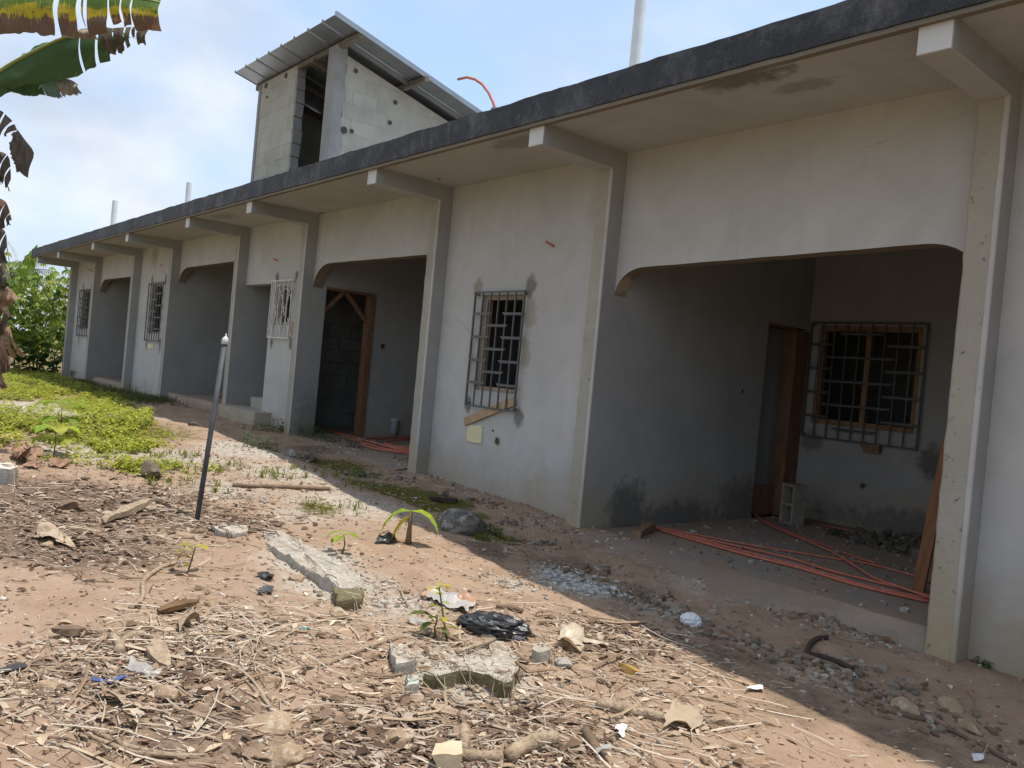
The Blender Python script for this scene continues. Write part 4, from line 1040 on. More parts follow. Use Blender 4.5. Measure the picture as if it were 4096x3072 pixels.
a = Vector((-2.598, 1.203, -0.165)); plank('plank', 'narrow dark plank leaning beside the reddish plank in the big porch', a + Vector((.02, .04, 0)), a + Vector((.06, .14, .75)), .05, .022, WOODO, up=(0, -1, 0))
plank('plank', 'dark wet board piece lying on the shaded path left of the boulder', snap((-6.263, -0.791, -0.149), .02), snap((-6.076, -0.626, -0.139), .03), .07, .03, simple('dark_board', (.05, .035, .027), (.03, .022, .018), 8, .7, .4, 50), cat='board')
a = (-4.150, 3.190, 0.714); u = MB(); u.box(a[0] - .01, a[0] + .20, 3.17, 3.235, .70, .735); u.box(a[0] + .03, a[0] + .20, 3.175, 3.23, .655, .70)
tag(u.build('wood_wedge', BROWNWOOD, loc=(a[0], 3.2, .69)), 'brown wooden wedge under the grille of the dark porch window', 'wedge')
u = MB(); u.box(-11.22, -11.13, -.03, -.005, 1.40, 1.60); tag(u.build('wood_wedge', simple('orange_offcut', (.42, .24, .13), (.33, .18, .10), 7, .8, .3, 50), loc=(-11.17, -.015, 1.4)), 'small orange brown wooden piece at the lower right of the white grille', 'wedge')

# sticks, bark and husks big enough to pick out
PALEBARK = simple('pale_bark', (.47, .36, .25), (.30, .215, .14), 14, .9, .9, 60, dirt=(.20, .14, .095), bdist=.014)
BROWNBARK = simple('brown_bark', (.24, .165, .11), (.13, .085, .055), 9, .9, .7, 45, bdist=.01)
def stick(name, label, L, r, mat, cat='stick', seed=0, group=None, n=7, lift=.0):
    pts = smooth_path([snap(q, r * .7 + lift) for q in L], 4)
    for i, q in enumerate(pts): q += Vector((noise.noise(Vector((i * .9, seed, 0))), noise.noise(Vector((i * .9, seed, 5))), .4 * noise.noise(Vector((i * .9, seed, 9))))) * r * .28
    N = len(pts); rs = [r * (.92 + .22 * noise.noise(Vector((i * .7, seed, 2)))) for i in range(N)]
    u = MB(); u.tube(pts, rs, n); return tag(u.build(name, mat, smooth=True, loc=tuple(pts[0])), label, cat, group)
S_ = 'sticks in the yard'
stick('log', 'thick pale barked stick in the sun at lower right beside the cream film', [(-2.291, -2.667, -0.253), (-2.199, -2.589, -0.260), (-2.084, -2.483, -0.269)], .024, PALEBARK, 'log', 1, n=9)
stick('log', 'brown log piece along the bottom edge right of the cut wooden block', [(-2.204, -3.448, -0.260), (-2.160, -3.379, -0.263), (-2.134, -3.315, -0.265)], .023, PALEBARK, 'log', 2, n=9)
stick('log', 'knobbly log at the bottom centre pointing up to the right', [(-2.111, -3.305, -0.267), (-2.145, -3.181, -0.265), (-2.134, -3.058, -0.265)], .031, PALEBARK, 'log', 3, n=9)
stick('log', 'short upright pointing log above the cut wooden block', [(-2.233, -3.411, -0.258), (-2.300, -3.355, -0.252), (-2.383, -3.297, -0.246)], .020, PALEBARK, 'log', 4, n=9)
stick('stick', 'short brown stick at lower right pointing down to the bottom edge', [(-2.124, -2.905, -0.266), (-2.004, -2.963, -0.275)], .022, BROWNBARK, seed=5, group=S_)
stick('stick', 'long thin stick lying across the sun patch above the small seedling', [(-6.584, -2.575, -0.033), (-6.516, -2.233, -0.038), (-6.430, -1.760, -0.048)], .020, BROWNBARK, seed=6, group=S_)
stick('stick', 'long dry palm rib lying behind the weathered wood piece near the post', [(-5.985, -3.578, -0.073), (-5.880, -3.362, -0.079), (-5.804, -3.163, -0.083)], .016, PALEBARK, seed=7, group=S_)
stick('stick', 'forked pale branch, its main stem in the straw above the blue strip', [(-3.462, -4.249, -0.174), (-3.549, -4.220, -0.170), (-3.656, -4.225, -0.166)], .022, PALEBARK, seed=8, group=S_)
stick('stick', 'right arm of the forked pale branch above the blue strip', [(-3.544, -4.223, -0.170), (-3.615, -4.166, -0.167), (-3.623, -4.104, -0.167)], .018, PALEBARK, seed=9, group=S_)
stick('stick', 'bent brown branch on bare soil right of the small seedling', [(-3.981, -4.064, -0.153), (-4.100, -3.976, -0.148), (-4.371, -3.894, -0.139), (-4.611, -3.741, -0.131), (-4.710, -3.629, -0.128)], .013, PALEBARK, seed=10, group=S_)
stick('stick', 'long thin stick running from the slab towards the lower left, below the leafy shoot', [(-3.045, -3.550, -0.199), (-3.140, -3.330, -0.193), (-3.170, -3.142, -0.190), (-3.171, -2.887, -0.190)], .013, PALEBARK, seed=11, group=S_)
stick('stick', 'long straight reed crossing the straw at the bottom left', [(-2.886, -4.467, -0.210), (-2.744, -4.391, -0.219), (-2.614, -4.254, -0.229)], .010, PALEBARK, seed=12, group=S_)
stick('stick', 'second long reed beside the straight one at the bottom left', [(-2.857, -4.485, -0.211), (-2.709, -4.385, -0.222), (-2.619, -4.240, -0.228)], .009, PALEBARK, seed=13, group=S_)
stick('stick', 'dark crooked root curling on the shaded soil before the right pilaster', [(-2.406, -0.538, -0.293), (-2.442, -0.616, -0.298), (-2.408, -0.759, -0.314), (-2.335, -0.832, -0.324), (-2.234, -0.794, -0.325), (-2.103, -0.820, -0.333)], .017, simple('dark_root', (.075, .055, .045), (.04, .03, .025), 9, .9, .6, 60), seed=14, group=S_)
stick('stick', 'dark flat branch beside the crooked root in the shade', [(-2.392, -0.961, -0.325), (-2.295, -0.901, -0.329), (-2.178, -0.869, -0.334)], .017, BROWNBARK, seed=15, group=S_)
stick('stick', 'dark stick in the shade under the long brown stone', [(-1.738, -1.241, -0.336), (-1.647, -1.203, -0.343), (-1.582, -1.080, -0.357)], .016, BROWNBARK, seed=16, group=S_)
stick('stick', 'long thin stick in the shade reaching the lower right corner', [(-1.571, -1.049, -0.359), (-1.371, -1.106, -0.363), (-1.165, -1.235, -0.360)], .010, BROWNBARK, seed=17, group=S_)
stick('stick', 'straight reed along the shade line right of the cream film', [(-3.147, -1.890, -0.224), (-3.079, -1.776, -0.236), (-3.015, -1.667, -0.245)], .012, PALEBARK, seed=18, group=S_)
stick('stick', 'grey reed lying on the broad slab', [(-2.836, -3.009, -0.213), (-2.870, -2.871, -0.210), (-2.901, -2.735, -0.208)], .011, PALEBARK, seed=19, group=S_, lift=.055)
stick('stick', 'flat brown stick right of the slab pointing to the black bag', [(-2.840, -2.658, -0.212), (-2.778, -2.669, -0.217), (-2.736, -2.658, -0.220)], .016, BROWNBARK, seed=20, group=S_)
stick('stick', 'brown dry pod or stick between the printed wrapper and the shade line', [(-3.375, -2.337, -0.183), (-3.322, -2.282, -0.188), (-3.265, -2.240, -0.193)], .016, BROWNBARK, seed=21, group=S_)
stick('stick', 'curved twig standing out at the right of the cream film', [(-2.937, -1.868, -0.238), (-2.753, -2.030, -0.238), (-2.563, -2.183, -0.241)], .009, BROWNBARK, seed=22, group=S_)
plank('cut_block', 'pale sawn wooden block at the bottom edge of the yard', snap((-2.203, -3.551, -0.260), .03), snap((-2.172, -3.477, -0.262), .03), .09, .07, simple('sawn_wood', (.58, .47, .32), (.48, .38, .25), 8, .75, .3, 60), cat='wood block')
plank('wood_chip', 'yellow split wood chip lying near the cream film', snap((-2.532, -2.261, -0.240), .02), snap((-2.468, -2.180, -0.248), .02), .055, .03, simple('yellow_chip', (.48, .31, .10), (.36, .22, .07), 7, .8, .5, 50), cat='wood', taper=.75)
plank('wood_piece', 'weathered split wood piece with pale end lying left of the metal post', snap((-5.552, -3.799, -0.096), .04), snap((-6.016, -3.404, -0.071), .04), .085, .04, simple('grey_split_wood', (.44, .335, .235), (.28, .20, .135), 6, .85, .6, 45, stretch=(3, 9, 9), bdist=.01), cat='wood', taper=.6)
plank('wood_piece', 'dark rotten wood piece on bare soil at the left', snap((-3.738, -4.436, -0.162), .03), snap((-3.754, -4.320, -0.161), .02), .06, .03, BROWNBARK, cat='wood', taper=.75)
plank('wood_piece', 'short dark log end in the leaf litter left of the weathered wood piece', snap((-6.002, -3.933, -0.072), .03), snap((-6.037, -3.861, -0.069), .03), .09, .06, BROWNBARK, cat='wood', taper=.75)
plank('bark_strip', 'dark grooved bark strip arching in the straw left of centre', snap((-3.864, -3.964, -0.157), .02), snap((-3.930, -3.769, -0.154), .03), .07, .025, simple('dark_bark_strip', (.22, .13, .06), (.12, .07, .035), 8, .85, .6, 45), cat='bark', taper=.75)
plank('bark_strip', 'pale curved wood shaving in front of the broad slab', snap((-2.559, -3.314, -0.232), .012), snap((-2.458, -3.247, -0.240), .012), .075, .012, PALEBARK, cat='bark', taper=.75)
plank('husk', 'pale fibrous husk in the straw right of the forked branch', snap((-3.496, -4.092, -0.172), .03), snap((-3.266, -4.123, -0.185), .02), .075, .03, PALEBARK, cat='husk', taper=.75)
plank('black_strip', 'black plastic strip at the lower left edge of the yard', snap((-3.457, -4.665, -0.174), .01), snap((-3.475, -4.574, -0.174), .015), .045, .008, BLACKBAG, cat='plastic')

# dry leaves, wrappers and bags
def sheet(name, label, pts4, mat, crumple, seed, cat='plastic', nu=14, nv=10, lift=.012, freq=9, col=None):
    """thin crumpled sheet over four ground corners"""
    a, b_, c, d = [Vector(p) for p in pts4]; vs = []; cl = []
    mb = MB()
    for j in range(nv + 1):
        for i in range(nu + 1):
            u_, v_ = i / nu, j / nv
            p = a.lerp(b_, u_).lerp(d.lerp(c, u_), v_)
            e = 1 - .25 * abs(noise.noise(Vector((u_ * 4, v_ * 4, seed))))
            q = Vector((p.x * freq, p.y * freq, seed))
            h = abs(noise.noise(q)) * crumple + abs(noise.noise(q * 2.3)) * crumple * .5
            off = Vector((noise.noise(q * 1.7 + Vector((3, 0, 0))), noise.noise(q * 1.7 + Vector((0, 3, 0))), 0)) * crumple * .5
            vs.append(snap(p) + off + Vector((0, 0, lift + h)))
    k = nu + 1
    fs = [(j * k + i, j * k + i + 1, (j + 1) * k + i + 1, (j + 1) * k + i) for j in range(nv) for i in range(nu)]
    mb.add(vs, fs)
    if col:
        for n_, v_ in enumerate(mb.v): mb.c[n_] = col((n_ % k) / nu, (n_ // k) / nv)
    o = mb.build(name, mat, loc=tuple(vs[0])); m = o.modifiers.new('solid', 'SOLIDIFY'); m.thickness = .0012
    return tag(o, label, cat)
sheet('cream_film', 'crumpled cream plastic film standing up beside the slab, in full sun', ((-2.788, -2.425, -0.216), (-2.709, -2.314, -0.226), (-2.942, -2.097, -0.222), (-2.955, -2.250, -0.211)), CREAMFILM, .075, 3, nu=24, nv=18, freq=7)
sheet('cream_film', 'flat tail of torn cream film right of the crumpled piece', ((-2.815, -2.225, -0.223), (-2.727, -2.133, -0.234), (-2.762, -2.077, -0.234), (-2.852, -2.178, -0.222)), CREAMFILM, .03, 4)
sheet('cream_film', 'large crumpled cream sheet at lower right beside the thick pale stick', ((-2.012, -2.570, -0.274), (-1.924, -2.424, -0.281), (-2.069, -2.248, -0.273), (-2.154, -2.373, -0.264)), simple('paper', (.56, .44, .31), (.48, .37, .26), 8, .7, .4, 30, transl=.25), .05, 5, nu=24, nv=18, freq=7)
sheet('clear_film', 'crumpled clear plastic film right of the blue strip', ((-3.301, -4.263, -0.183), (-3.153, -4.194, -0.192), (-3.218, -4.157, -0.188), (-3.386, -4.222, -0.179)), FILM, .05, 6)
sheet('white_film', 'small crumpled white film near the bottom right among straw', ((-2.037, -2.825, -0.273), (-2.026, -2.780, -0.274), (-2.099, -2.692, -0.268), (-2.112, -2.741, -0.267)), WHITEPL, .04, 7, nu=8, nv=8)
sheet('clear_film', 'torn clear film at the bottom right edge', ((-1.968, -3.007, -0.277), (-1.948, -2.962, -0.279), (-2.013, -2.879, -0.275), (-2.027, -2.932, -0.273)), FILM, .04, 8, nu=8, nv=8)
sheet('white_film', 'white plastic scrap lying on the shade line at the right', ((-2.120, -1.810, -0.286), (-2.082, -1.737, -0.291), (-2.117, -1.687, -0.291), (-2.147, -1.757, -0.287)), WHITEPL, .02, 9, nu=8, nv=6)
sheet('white_film', 'white plastic scrap in the shade beside the dark branch', ((-2.069, -0.994, -0.341), (-2.031, -0.931, -0.342), (-2.062, -0.870, -0.339), (-2.098, -0.938, -0.340)), WHITEPL, .02, 10, nu=8, nv=6)
sheet('white_film', 'white rag piece in the lower right corner of the yard', ((-1.256, -1.469, -0.337), (-1.222, -1.414, -0.341), (-1.248, -1.353, -0.345), (-1.278, -1.409, -0.339)), WHITEPL, .02, 11, nu=8, nv=6)
def wrapcol(u_, v_): return (1.0, .55, .32) if u_ > .72 and v_ > .6 else ((.95, .65, .4) if u_ < .08 else (.9, .88, .85))
sheet('wrapper', 'crumpled grey and orange printed wrapper lying behind the leafy shoot', ((-3.644, -2.661, -0.166), (-3.328, -2.571, -0.182), (-3.475, -2.409, -0.175), (-3.796, -2.491, -0.160)), simple('wrapper_film', (.48, .46, .44), (.36, .345, .33), 9, .45, .3, 40, spec=.5), .05, 12, nu=18, nv=10, col=wrapcol)
sheet('blue_strip', 'folded strip of dark blue plastic in the straw at lower left', ((-3.243, -4.400, -0.186), (-3.176, -4.343, -0.190), (-3.200, -4.340, -0.190), (-3.267, -4.393, -0.185)), BLUEPL, .008, 13, nu=8, nv=3)
sheet('blue_strip', 'right leg of the folded dark blue plastic strip', ((-3.176, -4.347, -0.190), (-3.212, -4.268, -0.188), (-3.230, -4.277, -0.188), (-3.209, -4.337, -0.189)), BLUEPL, .008, 14, nu=8, nv=3)
sheet('black_scrap', 'small shiny black plastic scrap on bare soil left of the concrete strip', ((-4.281, -3.319, -0.142), (-4.150, -3.289, -0.146), (-4.230, -3.239, -0.143), (-4.343, -3.271, -0.140)), BLACKBAG, .03, 15, nu=8, nv=6)
sheet('black_scrap', 'second black plastic scrap just below the first one left of the concrete strip', ((-3.980, -3.445, -0.153), (-3.957, -3.374, -0.154), (-4.050, -3.326, -0.150), (-4.030, -3.411, -0.150)), simple('grey_black_film', (.09, .09, .095), (.05, .05, .05), 9, .4, .4, 40, spec=.5), .03, 16, nu=8, nv=6)
sheet('black_scrap', 'tattered black plastic beside the young banana sucker', ((-4.746, -2.275, -0.129), (-4.700, -2.163, -0.134), (-4.858, -2.075, -0.131), (-4.838, -2.210, -0.127)), BLACKBAG, .05, 17, nu=10, nv=8)
sheet('red_scrap', 'tiny orange red plastic scrap above the clear film', ((-3.388, -4.277, -0.179), (-3.368, -4.258, -0.179), (-3.393, -4.254, -0.178), (-3.410, -4.270, -0.177)), ORANGE, .006, 18, nu=4, nv=3)
sheet('teal_scrap', 'thin teal thread of plastic near the straw right of the bark strip', ((-3.434, -3.475, -0.176), (-3.410, -3.430, -0.177), (-3.430, -3.420, -0.176), (-3.453, -3.464, -0.175)), simple('teal_plastic', (.03, .22, .20), (.03, .18, .17), 9, .5, .2, 40), .008, 19, nu=6, nv=3)
def bag(name, label, p, L, W, H, rot, mat, seed, cat):
    bm = bmesh.new(); bmesh.ops.create_icosphere(bm, subdivisions=4, radius=1)
    of = Vector((seed, seed * 2.1, seed * .7))
    for v_ in bm.verts:
        d = v_.co.normalized()
        k = .80 + .34 * (1 - abs(noise.noise(d * 2.1 + of))) - .22 * abs(noise.noise(d * 5.3 + of)) - .10 * abs(noise.noise(d * 11 + of))
        v_.co = Vector((d.x * L / 2, d.y * W / 2, d.z * H / 2)) * k
    bmesh.ops.rotate(bm, verts=bm.verts, matrix=Matrix.Rotation(rot, 3, 'Z'))
    me = bpy.data.meshes.new(name); bm.to_mesh(me); bm.free(); me.materials.append(mat)
    me.color_attributes.new('Col', 'FLOAT_COLOR', 'POINT').data.foreach_set('color', [1.0] * 4 * len(me.vertices))
    o = bpy.data.objects.new(name, me); sc.collection.objects.link(o); o.location = snap(p, H * .32); return tag(o, label, cat)
bag('plastic_bag', 'crumpled black plastic bag lying in the straw right of the leafy shoot', (-3.086, -2.592, -0.196), .36, .17, .12, R(38), BLACKBAG, 3, 'bag')
bag('plastic_bag', 'small white plastic bag tucked under the right end of the black bag', (-2.997, -2.518, -0.201), .11, .08, .09, .3, WHITEPL, 5, 'bag')
bag('plastic_bag', 'small clear crumpled plastic bag on the shaded soil before the big porch', (-2.967, -1.134, -0.287), .13, .09, .09, .3, WHITEPL, 6, 'bag')
DRYL = [
 ('curled brown dry banana leaf nearest the kerb piece at the left', ((-7.583, -4.016, 0.042), (-7.370, -3.900, 0.026), (-7.737, -3.803, 0.053), (-7.816, -3.936, 0.058)), .16, 1),
 ('pale dry banana leaf flap in front of the curled one', ((-7.281, -3.975, 0.019), (-7.212, -3.866, 0.013), (-7.396, -3.825, 0.028), (-7.424, -3.935, 0.030)), .08, 2),
 ('pale dry banana leaf at the right end of the leaf heap', ((-7.335, -3.791, 0.023), (-7.276, -3.664, 0.019), (-7.464, -3.631, 0.033), (-7.486, -3.755, 0.036)), .08, 3),
 ('dark brown dry banana leaf at the back of the leaf heap', ((-7.632, -3.938, 0.045), (-7.583, -3.811, 0.042), (-7.827, -3.787, 0.057), (-7.842, -3.887, 0.059)), .20, 4)]
for lb, p4, cr_, sd in DRYL: sheet('dry_leaf', lb, p4, BAN_SHEATH, cr_, sd, 'dry leaf', 12, 6)
sheet('dry_leaf', 'shredded pale dry leaf in the dark litter left of the small seedling', ((-5.285, -4.245, -0.107), (-5.080, -4.106, -0.114), (-5.423, -4.091, -0.101), (-5.448, -4.192, -0.101)), simple('pale_dry_leaf', (.56, .44, .32), (.42, .31, .21), 7, .8, .5, 40, transl=.2), .07, 5, 'dry leaf', 14, 8)
sheet('dry_leaf', 'long pale fibre leaf trailing right of the shredded one', ((-5.146, -4.143, -0.112), (-4.989, -4.073, -0.117), (-5.249, -4.085, -0.109), (-5.291, -4.155, -0.106)), simple('pale_fibre', (.60, .48, .34), (.46, .34, .23), 7, .8, .5, 40, transl=.2), .05, 6, 'dry leaf', 12, 5)
sheet('dry_leaf', 'upright curled pale husk leaf in the straw centre left', ((-3.622, -3.946, -0.166), (-3.656, -3.863, -0.165), (-3.850, -3.808, -0.158), (-3.851, -3.860, -0.158)), PALEBARK, .10, 7, 'dry leaf', 8, 8)
sheet('dry_leaf', 'brown curled leaf below the bark strip', ((-3.107, -4.397, -0.195), (-2.971, -4.364, -0.204), (-3.022, -4.343, -0.201), (-3.117, -4.370, -0.194)), PALEBARK, .08, 8, 'dry leaf', 9, 6)

# rubbish heap of plaster and leaves on the porch floor, gravel and chips
def chips(name, n, place, smin, smax, cols, mat, kind='stuff', flat=.5, seed=1, z0=None):
    rr = random.Random(seed); mb = MB()
    for i in range(n):
        x, y = place(rr)
        s_ = rr.uniform(smin, smax) * (1 if rr.random() < .85 else 1.7); z = (hfull(x, y) if z0 is None else z0(x, y)) + s_ * .12
        c = rr.choice(cols); t = rr.uniform(.8, 1.15); c = tuple(k * t for k in c)
        a = rr.uniform(0, 6.3); ax_ = Vector((math.cos(a), math.sin(a), rr.uniform(-.3, .3))); ay_ = Vector((-math.sin(a), math.cos(a), rr.uniform(-.3, .3))); az_ = Vector((0, 0, 1))
        L, W, H = s_ * rr.uniform(.7, 1.4), s_ * rr.uniform(.4, .9), s_ * flat * rr.uniform(.5, 1.2)
        k = 5; vs = []
        for h, f in ((-.6, .9), (.35, 1.0), (.6, .55)):
            for q in range(k):
                an = 2 * math.pi * q / k + (.4 if h > .4 else 0); rj = rr.uniform(.7, 1.15) * f
                vs.append(Vector((x, y, z)) + ax_ * (L / 2 * math.cos(an) * rj) + ay_ * (W / 2 * math.sin(an) * rj) + az_ * (H * h))
        fs = [(l * k + q, l * k + (q + 1) % k, (l + 1) * k + (q + 1) % k, (l + 1) * k + q) for l in (0, 1) for q in range(k)] + [tuple(2 * k + q for q in range(k))]
        mb.add(vs, fs, c)
    o = mb.build(name, mat); o['kind'] = kind; return o
def blob(L):
    def f(rr):
        bx, by, r, _ = rr.choice(L)
        while True:
            a, b_ = rr.gauss(0, .6), rr.gauss(0, .6)
            y = by + b_ * r
            if y < -.20: return bx + a * r, y
    return f
GRAVC = [(.38, .34, .285), (.48, .44, .38), (.28, .235, .18), (.33, .225, .145)]
chips('gravel', 3000, blob(GREY), .007, .030, GRAVC, CHIPM, seed=2)
def yard(rr):
    while True:
        x = rr.uniform(-8.5, .2) if rr.random() < .75 else rr.uniform(-16, -6); y = rr.uniform(-5.1, -.2)
        if y > -1.5 and rr.random() < .35: continue
        return x, y
chips('gravel', 8500, yard, .005, .022, [(.38, .265, .175), (.30, .20, .13), (.42, .35, .27), (.52, .47, .39), (.22, .145, .095)], CHIPM, seed=3)
LINE = [(-3.95, -1.03, 0.25, 1), (-3.40, -1.10, 0.3, 1), (-3.21, -1.11, 0.25, 1), (-2.89, -1.14, 0.25, 1), (-2.59, -1.07, 0.25, 1), (-2.30, -1.02, 0.3, 1), (-2.04, -0.97, 0.3, 1), (-1.94, -0.89, 0.25, 1), (-1.67, -1.08, 0.3, 1), (-1.41, -0.99, 0.3, 1), (-4.70, -0.84, 0.2, 1), (-5.30, -0.59, 0.2, 1), (-6.01, -0.31, 0.2, 1), (-7.10, -0.60, 0.3, 1), (-8.77, -0.76, 0.3, 1), (-2.74, 0.04, 0.3, 1), (-2.40, 0.27, 0.25, 1), (-2.73, 0.54, 0.3, 1),]
chips('rubble', 1100, blob(LINE), .010, .050, [(.20, .16, .12), (.25, .205, .16), (.18, .12, .08), (.31, .27, .22), (.22, .145, .095)], CHIPM, seed=4)
WH = [(-3.75, -1.32, 0.2, 1), (-3.94, -1.26, 0.16, 1), (-3.61, -1.33, 0.14, 1),]
chips('lime_flakes', 420, blob(WH), .012, .045, [(.52, .51, .49), (.42, .41, .39)], CHIPM, flat=.25, seed=5)
def heap(rr):
    a, b_ = rr.gauss(0, .27), rr.gauss(0, .2); return -3.42 + a, 2.72 + b_
chips('rubble', 330, heap, .03, .11, [(.12, .105, .08), (.09, .08, .065), (.17, .15, .12)], CHIPM, seed=6, z0=lambda x, y: -.172 + .10 * math.exp(-((x + 3.42) / .25) ** 2 - ((y - 2.72) / .2) ** 2))
def inA(rr): return rr.uniform(-4.85, -2.05), rr.uniform(-.05, 3.2)
chips('gravel', 420, inA, .010, .05, [(.24, .215, .185), (.19, .16, .13), (.32, .30, .27)], CHIPM, seed=7, z0=lambda x, y: -.172)
def inC(rr): return rr.uniform(-10.6, -7.7), rr.uniform(0, 1.9)
chips('gravel', 300, inC, .012, .06, [(.24, .215, .185), (.19, .16, .13)], CHIPM, seed=8, z0=lambda x, y: -.012)
def foot(rr): return rr.uniform(-25, .3), -abs(rr.gauss(0, .09)) - .01
chips('rubble', 700, foot, .010, .045, [(.40, .36, .30), (.30, .24, .18), (.33, .21, .14)], CHIPM, seed=9)

# straw, dead leaves
HEAVY = [(-2.39, -3.47, 0.55, 1), (-2.43, -3.08, 0.55, 1), (-2.36, -2.65, 0.5, 1), (-2.67, -2.42, 0.45, 1), (-3.26, -3.17, 0.5, 1), (-3.28, -2.56, 0.4, 1), (-2.66, -3.63, 0.4, 1), (-3.58, -3.99, 0.35, 1), (-3.36, -3.95, 0.35, 1), (-3.50, -4.16, 0.3, 1), (-3.05, -4.49, 0.35, 1), (-2.78, -4.32, 0.4, 1), (-3.46, -4.40, 0.35, 1), (-3.61, -3.64, 0.35, 1), (-2.86, -1.85, 0.35, 1), (-2.29, -2.14, 0.4, 1), (-2.01, -2.64, 0.4, 1), (-2.96, -3.16, 0.4, 1), (-2.14, -3.26, 0.4, 1), (-3.82, -3.74, 0.4, 1), (-3.41, -4.58, 0.4, 1), (-3.02, -3.77, 0.35, 1),]
def straw(name, n, place, lmin, lmax, rmin, rmax, cols, seed):
    rr = random.Random(seed); mb = MB()
    for i in range(n):
        x, y = place(rr)
        if y > -.25: continue
        L = rr.uniform(lmin, lmax) * (1 if rr.random() < .8 else .5); a = rr.uniform(0, math.pi); r_ = rr.uniform(rmin, rmax)
        if rr.random() < .55: a = R(35) + rr.gauss(0, .5)
        bend = rr.gauss(0, .85); tilt = rr.gauss(0, .09); pts = []
        k = 4; px_, py_ = x, y
        lift = rr.uniform(-.005, .012)
        for q in range(k):
            pts.append(Vector((px_, py_, hstraw(px_, py_) + r_ + lift + tilt * L * (q / (k - 1) - .5) * .5 + (abs(tilt) * L * .25))))
            aa = a + bend * q / k; px_ += math.cos(aa) * L / (k - 1); py_ += math.sin(aa) * L / (k - 1)
        t = rr.uniform(.75, 1.2); c = tuple(k_ * t for k_ in rr.choice(cols))
        mb.tube(pts, r_, 4 if r_ > .004 else 3, cap=False, col=c)
    o = mb.build(name, STRAWM); o['kind'] = 'stuff'; return o
STRAWC = [(.50, .40, .30), (.58, .49, .39), (.42, .32, .225), (.32, .23, .155), (.54, .46, .37)]
def yshort(rr):
    return blob(HEAVY)(rr) if rr.random() < .7 else yard(rr)

straw('dry_straw', 800, blob(HEAVY), .04, .32, .0011, .0034, STRAWC, 21)
straw('dry_straw', 900, yard, .04, .26, .0012, .0030, STRAWC + [(.30, .2, .13)], 22)
straw('straw_bits', 5000, yshort, .015, .07, .0012, .0028, STRAWC + [(.30, .2, .13), (.2, .13, .09), (.26, .17, .11)], 25)
straw('twigs', 70, blob(HEAVY), .10, .34, .004, .007, [(.46, .34, .22), (.34, .23, .15), (.56, .44, .31)], 24)
straw('dry_straw', 2600, blob(DARK[:12]), .03, .16, .0018, .004, [(.22, .15, .10), (.34, .25, .18), (.5, .40, .30), (.14, .09, .06)], 23)
def deadleaves(name, n, place, smin, smax, cols, seed):
    rr = random.Random(seed); mb = MB()
    for i in range(n):
        x, y = place(rr)
        L = rr.uniform(smin, smax); W = L * rr.uniform(.25, .6); a = rr.uniform(0, 6.3); p = Vector((x, y, hfull(x, y) + .004))
        d = Vector((math.cos(a), math.sin(a), rr.uniform(-.1, .25))); s_ = Vector((-math.sin(a), math.cos(a), rr.uniform(-.5, .5))); tf = rr.uniform(.75, 1.2); c = tuple(k_ * tf for k_ in rr.choice(cols)); cu = rr.uniform(.1, .5)
        vs = []
        for q, w in ((0, .15), (.35, 1), (.7, .8), (1, .08)):
            o_ = p + d * (L * q) + Vector((0, 0, L * cu * math.sin(q * 3.1) * .35))
            vs += [o_ - s_ * (W / 2 * w), o_ + Vector((0, 0, -W * .12 * w)), o_ + s_ * (W / 2 * w)]
        mb.add(vs, [(b_ * 3 + q, b_ * 3 + q + 1, b_ * 3 + q + 4, b_ * 3 + q + 3) for b_ in range(3) for q in range(2)], c)
    o = mb.build(name, STRAWM); o['kind'] = 'stuff'; return o
deadleaves('leaf_litter', 2400, blob(DARK[:12]), .02, .08, [(.16, .10, .065), (.28, .19, .13), (.46, .36, .27), (.10, .06, .04)], 31)
deadleaves('leaf_litter', 1700, yard, .010, .045, [(.40, .29, .20), (.28, .19, .13), (.55, .45, .34)], 32)
deadleaves('leaf_litter', 1300, blob(HEAVY), .015, .065, [(.50, .38, .26), (.36, .25, .16), (.60, .49, .36), (.2, .13, .08)], 33)

# ---------------------------------------------------------------- plants
def leaf_into(mb, p, d, L, W, droop, col, rr, up=Vector((0, 0, 1)), n=4, fold=.25, tipw=.05):
    """pointed leaf bending under its weight"""
    p = Vector(p); d = Vector(d).normalized(); s_ = d.cross(up)
    if s_.length < .05: s_ = Vector((1, 0, 0))
    s_.normalize(); vs = []
    prof = [.12, .85, 1.0, .7, tipw] if n == 4 else [.2, 1.0, .06]
    cur = p.copy(); dd = d.copy()
    for q in range(n + 1):
        u = s_.cross(dd).normalized(); w = W / 2 * prof[q]
        vs += [cur - s_ * w + u * (w * fold), cur, cur + s_ * w + u * (w * fold)]
        dd = (dd + Vector((0, 0, -droop / n))).normalized(); cur = cur + dd * (L / n)
    mb.add(vs, [(b_ * 3 + q, b_ * 3 + q + 1, b_ * 3 + q + 4, b_ * 3 + q + 3) for b_ in range(n) for q in range(2)], col)
GR = [(.10, .17, .03), (.13, .20, .035), (.075, .13, .03), (.18, .23, .04)]
YG = [(.38, .41, .04), (.46, .46, .05), (.32, .37, .04), (.50, .49, .10)]
